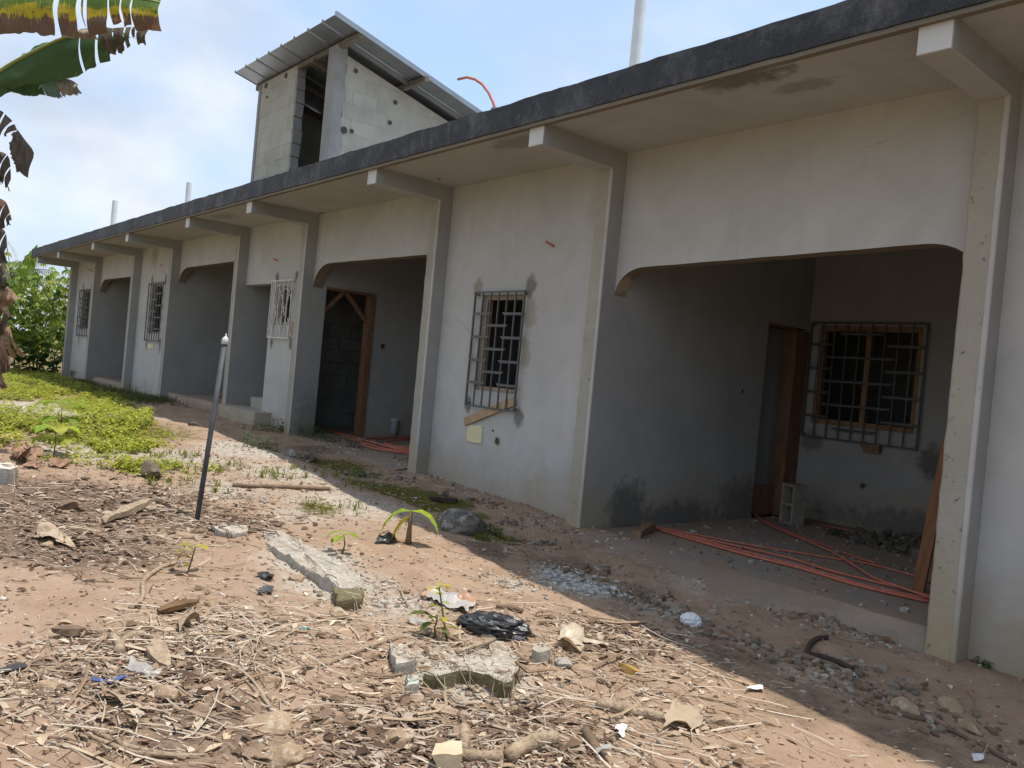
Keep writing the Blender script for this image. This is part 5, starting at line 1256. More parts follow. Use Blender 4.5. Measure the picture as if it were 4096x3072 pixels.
def seedling(name, label, p, h, leaves, cols, seed, cat='seedling', lean=(0, 0), lw=.45, group=None):
    rr = random.Random(seed); b0 = snap(p); t_ = thing(name, label, cat, tuple(b0), group)
    top = b0 + Vector((lean[0], lean[1], h)); mid = b0.lerp(top, .5) + Vector((rr.uniform(-.01, .01), rr.uniform(-.01, .01), 0))
    u = MB(); u.tube([b0 - Vector((0, 0, .02)), mid, top], [.006, .0045, .003], 6, col=(.8, .8, .8)); u.build('stem', STEMM, t_)
    for fr, az, L, dr in leaves:
        q = b0.lerp(top, fr); lf = MB(); c = tuple(k * rr.uniform(.85, 1.15) for k in rr.choice(cols))
        d = Vector((math.cos(az), math.sin(az), .35)); pet = q + d * (L * .25)
        lf.tube([q, pet], .0022, 4, col=c); leaf_into(lf, pet, d, L, L * lw, dr, c, rr); lf.build('leaf', LEAFM, t_)
    return t_
STEMM = simple('plant_stem', (.17, .13, .06), (.12, .10, .04), 20, .8, .3, 60)
seedling('seedling', 'small yellow green seedling with a few leaves on bare soil left of the concrete strip', (-4.482, -3.641, -0.135), .15, [(1, -2.2, .09, .9), (1, .4, .08, .7), (.95, 2.2, .09, 1.0), (.8, -2.6, .10, 1.2), (.6, -2.5, .08, 1.4), (.3, 3.0, .05, 1.5)], YG, 1, lean=(.02, .03), lw=.55)
seedling('seedling', 'broad leaved young seedling in the sun right of the concrete strip', (-4.618, -2.614, -0.131), .12, [(1, -2.4, .10, 1.3), (1, .6, .09, 1.0), (.95, 2.2, .08, .8), (.9, -1.0, .09, 1.2), (.7, -2.8, .09, 1.6)], [(.36, .45, .06), (.30, .40, .05)], 2, lw=.75)
lv = [(k / 11, (k * 2.4) % 6.28, .05 + .012 * math.sin(k * 3), .8) for k in range(3, 12)]
seedling('leafy_shoot', 'thin upright shoot with toothed yellow green leaves behind the broad slab', (-3.072, -2.880, -0.197), .26, lv + [(1, .5, .05, .6), (1, 2.6, .05, .6), (.97, -1.6, .05, .7), (.9, 2.9, .06, .6)], YG, 3, 'shoot', lean=(-.045, -.05), lw=.55)
seedling('seedling', 'dark green leafy seedling hugging the ground left of the tall shoot', (-3.132, -2.911, -0.193), .09, [(1, -2.3, .12, .7), (.8, 2.8, .10, 1.1), (.7, -1.5, .09, 1.2), (.5, .2, .07, 1.2)], [(.13, .18, .03)], 4, lw=.5)
seedling('leafy_weed', 'young broad leaved weed with bright leaves at the left edge of the lawn', (-7.827, -3.665, 0.058), .22, [(1, k * 1.05, .17, 1.0) for k in range(6)] + [(.6, k * 1.5 + .4, .16, 1.1) for k in range(4)], [(.34, .44, .04), (.28, .38, .035), (.40, .45, .06)], 5, 'weed', lw=.8)
seedling('leafy_weed', 'taller broad leaved weed standing behind the bright one at the lawn edge', (-8.529, -3.492, 0.100), .35, [(1, k * 1.2, .2, 1.0) for k in range(5)] + [(.6, k * 1.6 + .4, .16, 1.1) for k in range(4)], [(.30, .40, .05), (.24, .34, .035)], 6, 'weed', lw=.8)
# banana sucker
bp = snap((-4.710, -2.051, -0.139)); su = thing('banana_sucker', 'young banana sucker with two arching leaves and a yellow dead leaf beside the boulder', 'banana plant', tuple(bp))
u = MB(); u.tube([bp - Vector((0, 0, .03)), bp + Vector((0, 0, .10)), bp + Vector((.005, .0, .24))], [.026, .017, .008], 9); u.build('pseudostem', BROWNBARK, su, True)
rr_ = random.Random(4); top_ = bp + Vector((.0, 0, .23)); cr_ = Vector((.648, .763, 0))
for sg, L, W, dr, c in ((1, .27, .14, 1.9, (.34, .48, .04)), (-1, .27, .14, 2.1, (.30, .44, .035))):
    lf = MB(); leaf_into(lf, top_, cr_ * sg + Vector((0, 0, .45)), L, W, dr, c, rr_); lf.build('leaf', LEAFM, su)
lf = MB(); leaf_into(lf, top_ - Vector((0, 0, .03)), -cr_ * .45 + Vector((0, 0, -.6)) + Vector((-.1, -.25, 0)), .22, .14, .8, (.62, .46, .02), rr_); lf.build('dead_leaf', LEAFM, su)

# low weeds: sunlit lawn on the left, tufts along the wall and on the moss strip
def weeds(name, n, poly, hmin, hmax, lmin, lmax, cols, seed, kind='stuff', dens=None):
    rr = random.Random(seed); mb = MB()
    X = [p[0] for p in poly]; Y = [p[1] for p in poly]
    def inside(x, y):
        c = False; j = len(poly) - 1
        for i in range(len(poly)):
            if (Y[i] > y) != (Y[j] > y) and x < (X[j] - X[i]) * (y - Y[i]) / (Y[j] - Y[i]) + X[i]: c = not c
            j = i
        return c
    k = 0; tries = 0
    while k < n and tries < n * 20:
        tries += 1
        x = rr.uniform(min(X), max(X)); y = rr.uniform(min(Y), max(Y))
        if not inside(x, y): continue
        d_ = noise.fractal(Vector((x * 1.1, y * 2.2, seed)), 1, 2, 4) * 1.7 + .48
        if rr.random() > d_: continue
        if dens and rr.random() > dens(x, y): continue
        k += 1; h = rr.uniform(hmin, hmax); z = hfull(x, y)
        m = rr.randint(4, 7); bc = rr.choice(cols)
        for q in range(m):
            a = rr.uniform(0, 6.28); tf = rr.uniform(.75, 1.25); c = tuple(v * tf for v in bc)
            f = rr.uniform(.4, 1); L = rr.uniform(lmin, lmax)
            p = Vector((x + rr.gauss(0, .012), y + rr.gauss(0, .012), z + h * f))
            leaf_into(mb, p, (math.cos(a), math.sin(a), rr.uniform(-.1, .5)), L, L * .5, .7, c, rr, n=2)
    o = mb.build(name, LEAFM); o['kind'] = kind; return o
def grass(name, n, place, hmin, hmax, cols, seed):
    rr = random.Random(seed); mb = MB()
    for i in range(n):
        x, y = place(rr); z = hfull(x, y); bc = rr.choice(cols)
        for q in range(rr.randint(4, 8)):
            a = rr.uniform(0, 6.28); h = rr.uniform(hmin, hmax); tf = rr.uniform(.75, 1.25); c = tuple(v * tf for v in bc)
            p = Vector((x + rr.gauss(0, .01), y + rr.gauss(0, .01), z - .005)); t_ = Vector((math.cos(a), math.sin(a), 0)); s_ = Vector((-t_.y, t_.x, 0)) * rr.uniform(.002, .004)
            m_ = p + t_ * h * .3 + Vector((0, 0, h * .7)); e = p + t_ * h * .75 + Vector((0, 0, h * .75))
            mb.add([p - s_, p + s_, m_ + s_, m_ - s_, e], [(0, 1, 2, 3), (3, 2, 4)], c)
    o = mb.build(name, LEAFM); o['kind'] = 'stuff'; return o
LAWN = [(-27.542, -1.648, -0.081), (-26.908, -0.626, -0.078), (-25.840, -0.220, -0.072), (-21.539, -0.591, -0.042), (-17.696, -0.955, -0.009), (-15.198, -1.146, 0.009), (-12.158, -1.616, 0.055), (-9.973, -2.208, 0.141), (-9.032, -2.631, 0.122), (-8.524, -2.911, 0.099), (-8.458, -3.262, 0.096), (-8.387, -3.591, 0.092), (-8.177, -3.901, 0.080), (-8.044, -4.175, 0.072)]
lp = Vector((-12.447, -3.066, 0.054))
weeds('lawn_weeds', 8000, LAWN, .02, .15, .025, .075, YG + [(.20, .24, .03)], 41, dens=lambda x, y: .10 if ((x - lp.x) / 2.2) ** 2 + ((y - lp.y) / .55) ** 2 < 1 else 1)
SP = [(-8.470, -3.367, 0.097), (-8.598, -2.892, 0.103), (-8.268, -2.656, 0.086), (-7.654, -2.881, 0.047), (-7.243, -2.748, 0.016), (-6.844, -3.155, -0.014), (-7.070, -3.324, 0.003), (-7.350, -3.447, 0.024), (-7.644, -3.633, 0.045)]
weeds('lawn_weeds', 700, SP, .02, .09, .02, .055, YG, 42)
SP2 = [(-8.276, -4.111, 0.086), (-8.666, -3.540, 0.106), (-10.368, -2.143, 0.132), (-8.154, -2.404, 0.079), (-7.241, -2.394, 0.015), (-6.552, -3.200, -0.036), (-7.539, -3.559, 0.039), (-7.530, -4.202, 0.039)]
weeds('lawn_weeds', 420, SP2, .015, .07, .015, .045, YG, 43)
FARW = [(-30.310, -0.475, -0.097), (-34.770, 1.193, -0.122), (-27.718, 0.444, -0.083), (-22.469, -0.224, -0.049), (-25.478, -0.196, -0.070)]
WEEDSTRIP = [(-12.71, 1.19, 0.3, 1), (-11.24, 0.18, 0.2, 1), (-11.12, -0.38, 0.12, 1), (-10.73, -0.29, 0.15, 1), (-10.59, 0.53, 0.12, 1), (-10.05, 0.02, 0.2, 1), (-10.49, 0.05, 0.15, 1),]
rrw = random.Random(5)
def tuft(lb, p, r_, n, h, cols, seed, L=(.03, .06)):
    rr = random.Random(seed); b0 = snap(p); mb = MB()
    for i in range(n):
        x, y = b0.x + rr.gauss(0, r_ * .5), b0.y + rr.gauss(0, r_ * .5); a = rr.uniform(0, 6.28); zz_ = hfull(x, y)
        hh = rr.uniform(.1, 1) * h; l_ = rr.uniform(*L); c = tuple(v * rr.uniform(.75, 1.2) for v in rr.choice(cols))
        leaf_into(mb, (x, y, zz_ + hh), (math.cos(a), math.sin(a), rr.uniform(0, .6)), l_, l_ * .5, .8, c, rr, n=2)
        if i % 4 == 0: mb.tube([(x, y, zz_ - .01), (x, y, zz_ + hh)], .002, 3, cap=False, col=(.12, .13, .04))
    return tag(mb.build('weed_clump', LEAFM, loc=tuple(b0)), lb, None, None, 'stuff')
WG = [(.09, .17, .05), (.07, .14, .04), (.12, .20, .06)]
for lb, p, r_, n, h in [
 ('bushy green weed clump at the foot of the pilaster right of the white grille', (-11.010, 0.029, 0.001), .30, 240, .20),
 ('low green weed clump beside the stair step', (-11.139, -0.296, 0.000), .32, 170, .10),
 ('weed clump before the foot of the narrow porch wall left of the doorway', (-10.488, 0.047, 0.001), .26, 150, .16),
 ('creeping weed patch in front of the dark doorway of the middle porch', (-9.930, 0.029, -0.003), .3, 150, .10),
 ('small upright weed near the orange coil', (-9.382, 0.087, -0.017), .10, 60, .16),
 ('small weed plant on the path before the stair step', (-8.341, -1.691, 0.077), .10, 60, .17),
 ('second small weed plant on the path, nearer the mossy strip', (-8.292, -1.531, 0.050), .10, 60, .15),
 ('green weed patch at the foot of the second pilaster from the far end window', (-16.021, -0.308, 0.009), .5, 260, .12),
 ('weed clump under the far barred window with the cream plate', (-18.682, 0.182, -0.019), .4, 200, .2),
 ('dark weed clump at the foot of the pilaster right of the far porch', (-17.723, -0.480, -0.009), .4, 160, .12),
 ('tiny bright green weed at the foot of the right pilaster', (-1.725, -0.017, -0.311), .05, 26, .04),
 ('leafy weed tuft right of the mossy boulder', (-5.087, -1.009, -0.192), .14, 90, .07),
 ('small green weed cluster on the shaded strip left of the dark board', (-7.502, -0.844, -0.109), .25, 140, .06),
 ('weed plant with bare stalks beside the long far porch plinth', (-14.642, -0.365, 0.007), .14, 40, .25),
]:
    tuft(lb, p, r_, n, h, WG, len(lb) * 7 + n)
GS = [(-6.78, -1.88, 0.2, 1), (-6.93, -2.05, 0.2, 1), (-7.24, -2.28, 0.25, 1), (-7.14, -2.52, 0.2, 1), (-6.80, -3.13, 0.2, 1), (-7.09, -1.50, 0.3, 1), (-6.76, -1.13, 0.3, 1), (-7.26, -1.10, 0.3, 1), (-5.85, -2.04, 0.2, 1), (-5.79, -2.24, 0.15, 1), (-4.96, -1.11, 0.15, 1), (-4.80, -1.31, 0.1, 1), (-6.51, -2.71, 0.15, 1), (-7.26, -3.34, 0.2, 1), (-7.25, -3.14, 0.2, 1), (-7.55, -2.74, 0.25, 1), (-7.78, -2.48, 0.2, 1),]
grass('grass', 190, blob(GS), .03, .10, [(.22, .25, .04), (.16, .20, .035), (.28, .28, .06)], 51)
GF = [(-18.96, -0.90, 1.2, 1), (-17.96, -0.66, 1, 1), (-21.82, -0.80, 1.2, 1), (-16.19, -0.62, 0.8, 1), (-21.66, -0.01, 1.2, 1),]
grass('grass', 1500, blob(GF), .05, .16, [(.13, .15, .04), (.16, .17, .05), (.10, .12, .03)], 52)

# ---------------------------------------------------------------- banana plant at the left
def pathpts(L): return smooth_path([Vector(p) for p in L], 3)
def resample(p, n):
    d = [0]
    for i in range(1, len(p)): d.append(d[-1] + (p[i] - p[i - 1]).length)
    out = []
    for k in range(n + 1):
        t_ = d[-1] * k / n; i = 0
        while i < len(d) - 2 and d[i + 1] < t_: i += 1
        f = (t_ - d[i]) / max(1e-6, d[i + 1] - d[i]); out.append(p[i].lerp(p[i + 1], f))
    return out
def blade(mb, mid, edge, strips, bulge=.04, nv=6, ragged=.05, seed=0):
    """half blade between midrib and outer edge, torn into strips (u0, u1, length factor)"""
    N = 60; M = resample(pathpts(mid), N); E_ = resample(pathpts(edge), N)
    def at(A, u): 
        x = min(max(u, 0), 1) * N; i = min(int(x), N - 1); return A[i].lerp(A[i + 1], x - i)
    view = Vector((-.76, .648, 0))
    for si, (u0, u1, lf) in enumerate(strips):
        k = max(2, int((u1 - u0) * 44)); vs = []; uv = []
        for j in range(nv + 1):
            v_ = j / nv
            sh = .5 * (u0 + u1)
            for i in range(k + 1):
                u = u0 + (u1 - u0) * i / k
                us = sh + (u - sh) * (1 - min(.40, .007 / (u1 - u0)) * (v_ ** 1.2 + .6 * v_ ** 4))
                rg = ragged * noise.noise(Vector((u * 22, si, seed))) if j == nv else 0
                vv = v_ * (lf + rg)
                p = at(M, us).lerp(at(E_, us), vv)
                p = p + view * (-bulge * math.sin(v_ * 2.6) + .05 * noise.noise(Vector((us * 5, v_ * 2.2, seed + si))) * v_ + .028 * noise.noise(Vector((us * 26, v_ * 1.5, seed))) * v_)
                vs.append(p); uv.append((u, v_ * lf))
        fs = [(j * (k + 1) + i, j * (k + 1) + i + 1, (j + 1) * (k + 1) + i + 1, (j + 1) * (k + 1) + i) for j in range(nv) for i in range(k)]
        mb.add(vs, fs, uvs=uv)
root = Vector((-7.532, -4.260, 0.038))
banana = thing('banana_plant', 'tall banana plant at the left edge with torn green leaves and hanging dead ones', 'banana plant', tuple(root))
crown = Vector((-8.843, -4.349, 3.277))
u = MB(); u.tube([root - Vector((0, 0, .1)), root.lerp(crown, .3), root.lerp(crown, .65), crown], [.15, .13, .11, .07], 14); u.build('pseudostem', BAN_SHEATH, banana, True)
RIB = simple('leaf_midrib', (.30, .34, .10), (.24, .28, .08), 8, .5, .1, 40, spec=.4)
# green leaf
mid = [(-8.685, -4.292, 3.260), (-8.548, -4.204, 3.352), (-8.411, -4.117, 3.434), (-8.254, -3.980, 3.545), (-8.082, -3.810, 3.668), (-7.967, -3.624, 3.749), (-7.869, -3.470, 3.783), (-7.802, -3.361, 3.748)]
edge = [(-8.624, -4.247, 3.062), (-8.543, -4.167, 3.146), (-8.405, -4.054, 3.224), (-8.260, -3.882, 3.282), (-8.103, -3.702, 3.354), (-7.995, -3.574, 3.457), (-7.893, -3.464, 3.539), (-7.848, -3.391, 3.629)]
u = MB(); blade(u, mid, edge, [(.03, .70, 1.0), (.705, .80, 1.0), (.815, .89, .97), (.905, .955, .85), (.965, 1.0, .7)], .05, 7, .03, 3)
u.build('leaf', BAN_GREEN, banana, True)
u = MB(); blade(u, mid, [(-8.767, -4.288, 3.346), (-8.720, -4.150, 3.464), (-8.620, -4.038, 3.582), (-8.514, -3.906, 3.696), (-8.341, -3.728, 3.812), (-8.185, -3.563, 3.863), (-8.044, -3.411, 3.865), (-7.940, -3.328, 3.795)], [(.05, .5, 1.0), (.5, .75, 1.2), (.76, .9, 1.3), (.91, 1, 1.1)], -.03, 4, .15, 9)
u.build('leaf', BAN_GREEN, banana, True)
u = MB(); u.tube(pathpts(mid), [.024 - .0009 * i for i in range(22)], 7); u.build('midrib', RIB, banana, True)
# dry strips at its outer end
u = MB(); blade(u, [(-7.884, -3.594, 3.755), (-7.830, -3.500, 3.791), (-7.768, -3.377, 3.826), (-7.691, -3.226, 3.875)], [(-7.900, -3.506, 3.582), (-7.868, -3.417, 3.588), (-7.797, -3.325, 3.671), (-7.739, -3.230, 3.710)], [(0, .25, 1.0), (.28, .48, 1.0), (.52, .62, .95), (.66, .74, .6), (.78, 1, 1.0)], .05, 6, .2, 12)
u.build('dry_leaf', BAN_DRY, banana, True)
u = MB(); blade(u, [(-7.908, -3.797, 3.674), (-7.880, -3.720, 3.715), (-7.845, -3.603, 3.748)], [(-7.902, -3.849, 3.587), (-7.870, -3.734, 3.622), (-7.834, -3.591, 3.646)], [(0, 1, 1.0)], .06, 5, .2, 14)
u.build('dry_leaf', simple('bleached_banana_leaf', (.42, .35, .29), (.26, .20, .16), 9, .85, .7, 45, transl=.1, bdist=.012), banana, True)
# lower flap, silvery, with a dry tip
u = MB(); blade(u, [(-8.601, -4.186, 3.341), (-8.586, -4.083, 3.347), (-8.519, -3.977, 3.347), (-8.494, -3.865, 3.376)], [(-8.528, -4.178, 3.213), (-8.473, -4.088, 3.179), (-8.454, -3.956, 3.179), (-8.427, -3.846, 3.217)], [(0, 1, 1.0)], .05, 5, .03, 21)
u.build('leaf', BAN_GREEN, banana, True)
u = MB(); blade(u, [(-8.314, -3.936, 3.306), (-8.299, -3.878, 3.329), (-8.279, -3.793, 3.351)], [(-8.284, -3.869, 3.181), (-8.277, -3.821, 3.176), (-8.259, -3.740, 3.189)], [(0, 1, 1.0)], .04, 5, .04, 22)
u.build('leaf', banana_mat('silvery_banana_blade', (.17, .24, .17), (.23, .30, .22), (.30, .30, .2), (.2, .14, .09), 1.1, 1.2), banana, True)
u = MB(); blade(u, [(-8.260, -3.800, 3.345), (-8.241, -3.724, 3.368), (-8.232, -3.643, 3.342)], [(-8.229, -3.747, 3.190), (-8.207, -3.669, 3.217), (-8.185, -3.600, 3.251)], [(0, 1, 1.0)], .07, 6, .2, 23)
u.build('dry_leaf', simple('bleached_leaf_tip', (.40, .33, .26), (.24, .18, .13), 9, .85, .8, 40, transl=.1, bdist=.014), banana, True)
# dying leaf along the top edge
mid2 = [(-7.851, -4.530, 3.698), (-7.758, -4.345, 3.760), (-7.663, -4.157, 3.812), (-7.511, -3.938, 3.839), (-7.354, -3.718, 3.858), (-7.237, -3.486, 3.886), (-7.142, -3.319, 3.879)]
edge2 = [(-7.846, -4.507, 3.370), (-7.760, -4.319, 3.415), (-7.669, -4.147, 3.467), (-7.527, -3.943, 3.480), (-7.407, -3.699, 3.542), (-7.280, -3.471, 3.607), (-7.158, -3.264, 3.646)]
u = MB(); blade(u, mid2, edge2, [(0, .445, 1.0), (.468, .565, .98), (.59, .602, .8), (.615, .725, 1.02), (.735, .795, .75), (.80, .85, .86), (.855, 1.0, .96)], .06, 12, .10, 31)
u.build('leaf', BAN_DYING, banana, True)
u = MB(); blade(u, mid2, [(-7.905, -4.535, 3.851), (-7.812, -4.181, 4.000), (-7.520, -3.787, 4.031), (-7.202, -3.311, 4.002)], [(0, .5, 1), (.5, .8, 1), (.8, 1, 1)], -.03, 4, .1, 33)
u.build('leaf', BAN_DYING, banana, True)
u = MB(); u.tube(pathpts(mid2), [.026 - .001 * i for i in range(19)], 7); u.build('midrib', RIB, banana, True)
def petiole(end):
    e = Vector(end); u = MB(); u.tube(smooth_path([crown - Vector((0, 0, .25)), crown + Vector((0, 0, .12)), crown.lerp(e, .5) + Vector((0, 0, .18)), e], 4), [.045 - .0014 * i for i in range(13)], 8); u.build('petiole', RIB, banana, True)
petiole(mid[0]); petiole(mid2[0])
# two more leaves on the far side of the crown, outside the picture
for az, L in ((4.4, 1.9), (3.7, 2.1)):
    dv = Vector((math.cos(az), math.sin(az), 0)); m3 = [crown + dv * (L * t_) + Vector((0, 0, .75 * math.sin(t_ * 2.6))) for t_ in (0, .25, .5, .75, 1)]
    sd = Vector((-dv.y, dv.x, 0))
    for s_ in (1, -1):
        u = MB(); blade(u, m3, [p + sd * (s_ * .26 * math.sin(.35 + 2.5 * i / 4)) + Vector((0, 0, -.12)) for i, p in enumerate(m3)], [(.05, .4, 1), (.41, .7, 1), (.71, 1, 1)], 0, 4, .05, az); u.build('leaf', BAN_GREEN, banana, True)
# dead leaves hanging down the stem
def dead(L0, L1, strips, seed, mat, bulge=.06):
    u = MB(); blade(u, L0, L1, strips, bulge, 7, .25, seed); u.build('dead_leaf', mat, banana, True)
dead([(-8.631, -4.284, 3.052), (-8.621, -4.170, 3.038), (-8.573, -4.116, 2.989), (-8.578, -4.053, 2.929), (-8.605, -3.966, 2.731), (-8.635, -3.936, 2.538)], [(-8.713, -4.261, 2.629), (-8.692, -4.173, 2.692), (-8.618, -4.132, 2.780), (-8.608, -4.073, 2.794), (-8.633, -4.021, 2.619), (-8.646, -3.976, 2.507)], [(0, .22, 1), (.25, .36, 1), (.40, .48, .9), (.50, .56, .5), (.56, 1.0, .95)], 41, BAN_DRY)
dead([(-8.582, -4.027, 2.892), (-8.588, -3.965, 2.819), (-8.594, -3.885, 2.722), (-8.622, -3.906, 2.588), (-8.638, -3.908, 2.494)], [(-8.600, -4.029, 2.804), (-8.619, -4.018, 2.697), (-8.634, -4.025, 2.618), (-8.637, -3.990, 2.575), (-8.639, -3.938, 2.515)], [(0, 1, 1.0)], 42, BAN_DRY, .05)
BAN_SHEATHD = simple("dark_banana_sheath", (.17, .10, .07), (.09, .055, .04), 6, .8, .7, 40, transl=.1, bdist=.01)
dead([(-8.797, -4.210, 2.699), (-8.733, -4.102, 2.693), (-8.687, -4.055, 2.630), (-8.712, -4.029, 2.458)], [(-8.800, -4.183, 2.343), (-8.732, -4.099, 2.388), (-8.706, -4.048, 2.384), (-8.686, -4.008, 2.341)], [(0, .4, 1), (.43, .7, .9), (.74, 1, 1)], 51, BAN_DRY)
dead([(-8.855, -4.173, 2.306), (-8.794, -4.062, 2.277), (-8.747, -4.025, 2.211), (-8.754, -3.988, 2.104)], [(-8.844, -4.169, 1.962), (-8.780, -4.082, 1.985), (-8.728, -4.023, 2.015), (-8.708, -3.975, 2.046)], [(0, .5, 1), (.5, .8, 1), (.83, 1, .9)], 52, BAN_SHEATHD)
dead([(-8.882, -4.151, 2.060), (-8.823, -4.059, 2.027), (-8.773, -4.023, 1.973), (-8.781, -4.003, 1.862)], [(-8.861, -4.150, 1.738), (-8.802, -4.079, 1.723), (-8.756, -4.024, 1.696), (-8.738, -3.977, 1.714)], [(0, .6, 1), (.63, 1, 1)], 53, BAN_DRY)
dead([(-8.907, -4.148, 1.787), (-8.847, -4.056, 1.764), (-8.794, -4.010, 1.711), (-8.793, -3.955, 1.592)], [(-8.878, -4.142, 1.394), (-8.816, -4.053, 1.406), (-8.767, -4.003, 1.435), (-8.746, -3.949, 1.511)], [(0, .5, 1), (.52, .78, .95), (.8, 1, 1)], 54, BAN_DRY)
dead([(-8.869, -4.137, 1.579), (-8.807, -4.024, 1.525), (-8.750, -3.970, 1.485), (-8.739, -3.873, 1.392)], [(-8.831, -4.136, 1.234), (-8.798, -4.045, 1.268), (-8.757, -3.976, 1.311), (-8.742, -3.885, 1.353)], [(0, .55, 1), (.57, 1, 1)], 55, BAN_SHEATH)
dead([(-8.925, -4.117, 1.399), (-8.862, -4.027, 1.410), (-8.827, -3.980, 1.369), (-8.802, -3.927, 1.236)], [(-8.828, -4.116, 0.961), (-8.798, -4.043, 0.969), (-8.770, -3.980, 0.999), (-8.756, -3.950, 1.025)], [(0, .4, 1), (.43, .7, 1), (.74, 1, .9)], 56, BAN_SHEATHD)
dead([(-8.878, -4.104, 1.145), (-8.813, -3.998, 1.193), (-8.785, -3.945, 1.164), (-8.760, -3.914, 1.075)], [(-8.764, -4.068, 0.715), (-8.718, -3.957, 0.726), (-8.690, -3.880, 0.826), (-8.657, -3.791, 0.886)], [(0, .25, 1), (.28, .45, .92), (.48, .62, 1), (.65, .8, .95), (.83, 1, 1)], 57, BAN_SHEATH)
dead([(-8.926, -4.090, 1.030), (-8.866, -4.019, 1.039), (-8.825, -3.944, 1.024)], [(-8.813, -4.093, 0.618), (-8.758, -3.968, 0.676), (-8.708, -3.882, 0.755)], [(0, .3, 1), (.33, .6, 1), (.65, 1, 1)], 58, BAN_DRY)
dead([(-8.812, -4.060, 0.690), (-8.807, -4.005, 0.740), (-8.779, -3.950, 0.746)], [(-8.695, -4.006, 0.540), (-8.687, -3.939, 0.556), (-8.682, -3.902, 0.575)], [(0, .55, 1), (.6, 1, 1)], 59, BAN_SHEATH)


# ---------------------------------------------------------------- bushes beyond the far end of the house
def palmate(mb, p, rr, L, col, tilt):
    """cassava leaf: lobes fanned round a drooping stalk end"""
    n = rr.randint(5, 7); a0 = rr.uniform(0, 6.28)
    for q in range(n):
        a = a0 + (q - (n - 1) / 2) * .62
        c = tuple(v * rr.uniform(.85, 1.15) for v in col)
        leaf_into(mb, p, (math.cos(a), math.sin(a), -tilt), L * (1 - .10 * abs(q - (n - 1) / 2)), L * .30, .9, c, rr, n=2, fold=.3)
CAS = [(.20, .30, .05), (.26, .36, .055), (.12, .20, .045), (.38, .44, .07)]
def cassava(label, x, y, h, spread, nleaf, L, seed, cols=CAS, low=.3):
    rr = random.Random(seed); z = hbase(x, y); t_ = thing('cassava_bush', label, 'bush', (x, y, z), 'cassava bushes beyond the house')
    fol = MB()
    tips = []
    for s_ in range(rr.randint(3, 4)):
        a = rr.uniform(0, 6.28); u = MB(); pts = [Vector((x + rr.gauss(0, .1), y + rr.gauss(0, .1), z - .05))]
        dv = Vector((math.cos(a) * rr.uniform(.1, .4), math.sin(a) * rr.uniform(.1, .4), 1)).normalized()
        st_ = h * rr.uniform(.75, 1.0) / 5
        for q in range(5):
            dv = (dv + Vector((rr.gauss(0, .12), rr.gauss(0, .12), .05))).normalized(); pts.append(pts[-1] + dv * st_); 
        for q in range(1, 6):
            if pts[q].z - z > low * h: tips.append(pts[q])
        u.tube(pts, [.022, .019, .016, .013, .010, .006], 6); u.build('stem', STEMM, t_)
    for i in range(nleaf):
        b0 = rr.choice(tips); p = b0 + Vector((rr.gauss(0, spread), rr.gauss(0, spread), rr.gauss(0, spread * .55)))
        if p.z < z + .1: continue
        d = (p - b0); a = d.length
        if i % 3 == 0: fol.tube([b0, p], .004, 3, cap=False, col=(.2, .12, .05))
        palmate(fol, p, rr, L * rr.uniform(.75, 1.2), rr.choice(cols), rr.uniform(.1, .7))
    fol.build('crown', LEAFM, t_); return t_
CB = [
 ('tall cassava bush leaning against the far corner of the house', -27.0, .55, 3.75, .42, 150, .24, 1),
 ('dense cassava bush left of the tall one at the house corner', -27.6, -.35, 2.9, .5, 240, .22, 2),
 ('dark leafy cassava bush low at the foot of the house corner', -26.6, -.15, 1.7, .42, 150, .22, 3),
 ('wide cassava bush behind the dead banana leaves, nearer than the rest', -27.4, -1.4, 3.0, .5, 260, .22, 4),
 ('cassava bush at the back between the palm and the house', -31.5, .2, 3.4, .6, 200, .25, 5),
 ('cassava bush at the back left of the palm', -30.5, -2.1, 3.9, .6, 220, .25, 6),
 ('tall thin cassava with open crown rising above the others at the left', -29.0, -2.0, 4.6, .35, 70, .25, 7),
 ('cassava bush left of the lawn beyond the picture edge', -26.5, -3.4, 2.6, .5, 200, .22, 8),
 ('cassava bush hidden behind the far corner of the house', -29.5, 1.6, 2.9, .5, 160, .24, 9),
]
for lb, x, y, h, sp_, n, L, sd in CB: cassava(lb, x, y, h, sp_, n, L, sd)
BROAD = [(.19, .27, .03), (.14, .22, .025), (.26, .31, .04)]
def broadbush(label, x, y, h, n, L, seed, cols):
    rr = random.Random(seed); z = hbase(x, y); t_ = thing('leafy_bush', label, 'bush', (x, y, z)); u = MB()
    for s_ in range(4): u.tube([(x, y, z - .05), (x + rr.gauss(0, .15), y + rr.gauss(0, .15), z + h * .5), (x + rr.gauss(0, .3), y + rr.gauss(0, .3), z + h * .9)], [.012, .009, .004], 5)
    u.build('stem', STEMM, t_); f = MB()
    for i in range(n):
        p = Vector((x + rr.gauss(0, h * .35), y + rr.gauss(0, h * .35), z + rr.uniform(.1, 1) * h)); a = rr.uniform(0, 6.28)
        leaf_into(f, p, (math.cos(a), math.sin(a), rr.uniform(-.2, .5)), L * rr.uniform(.7, 1.3), L * .8, .8, tuple(v * rr.uniform(.8, 1.2) for v in rr.choice(cols)), rr)
    f.build('crown', LEAFM, t_)
broadbush('bright broad leaved bush low in front of the cassava', -25.9, -1.2, 1.3, 70, .30, 1, BROAD)
broadbush('dark broad leaved plant at the foot of the house corner', -25.9, -.55, .9, 40, .34, 2, [(.05, .10, .03), (.04, .085, .025)])
broadbush('pale scrubby undergrowth bush beneath the dead banana leaves', -25.6, -2.2, .8, 130, .14, 3, [(.16, .18, .06), (.12, .15, .04)])
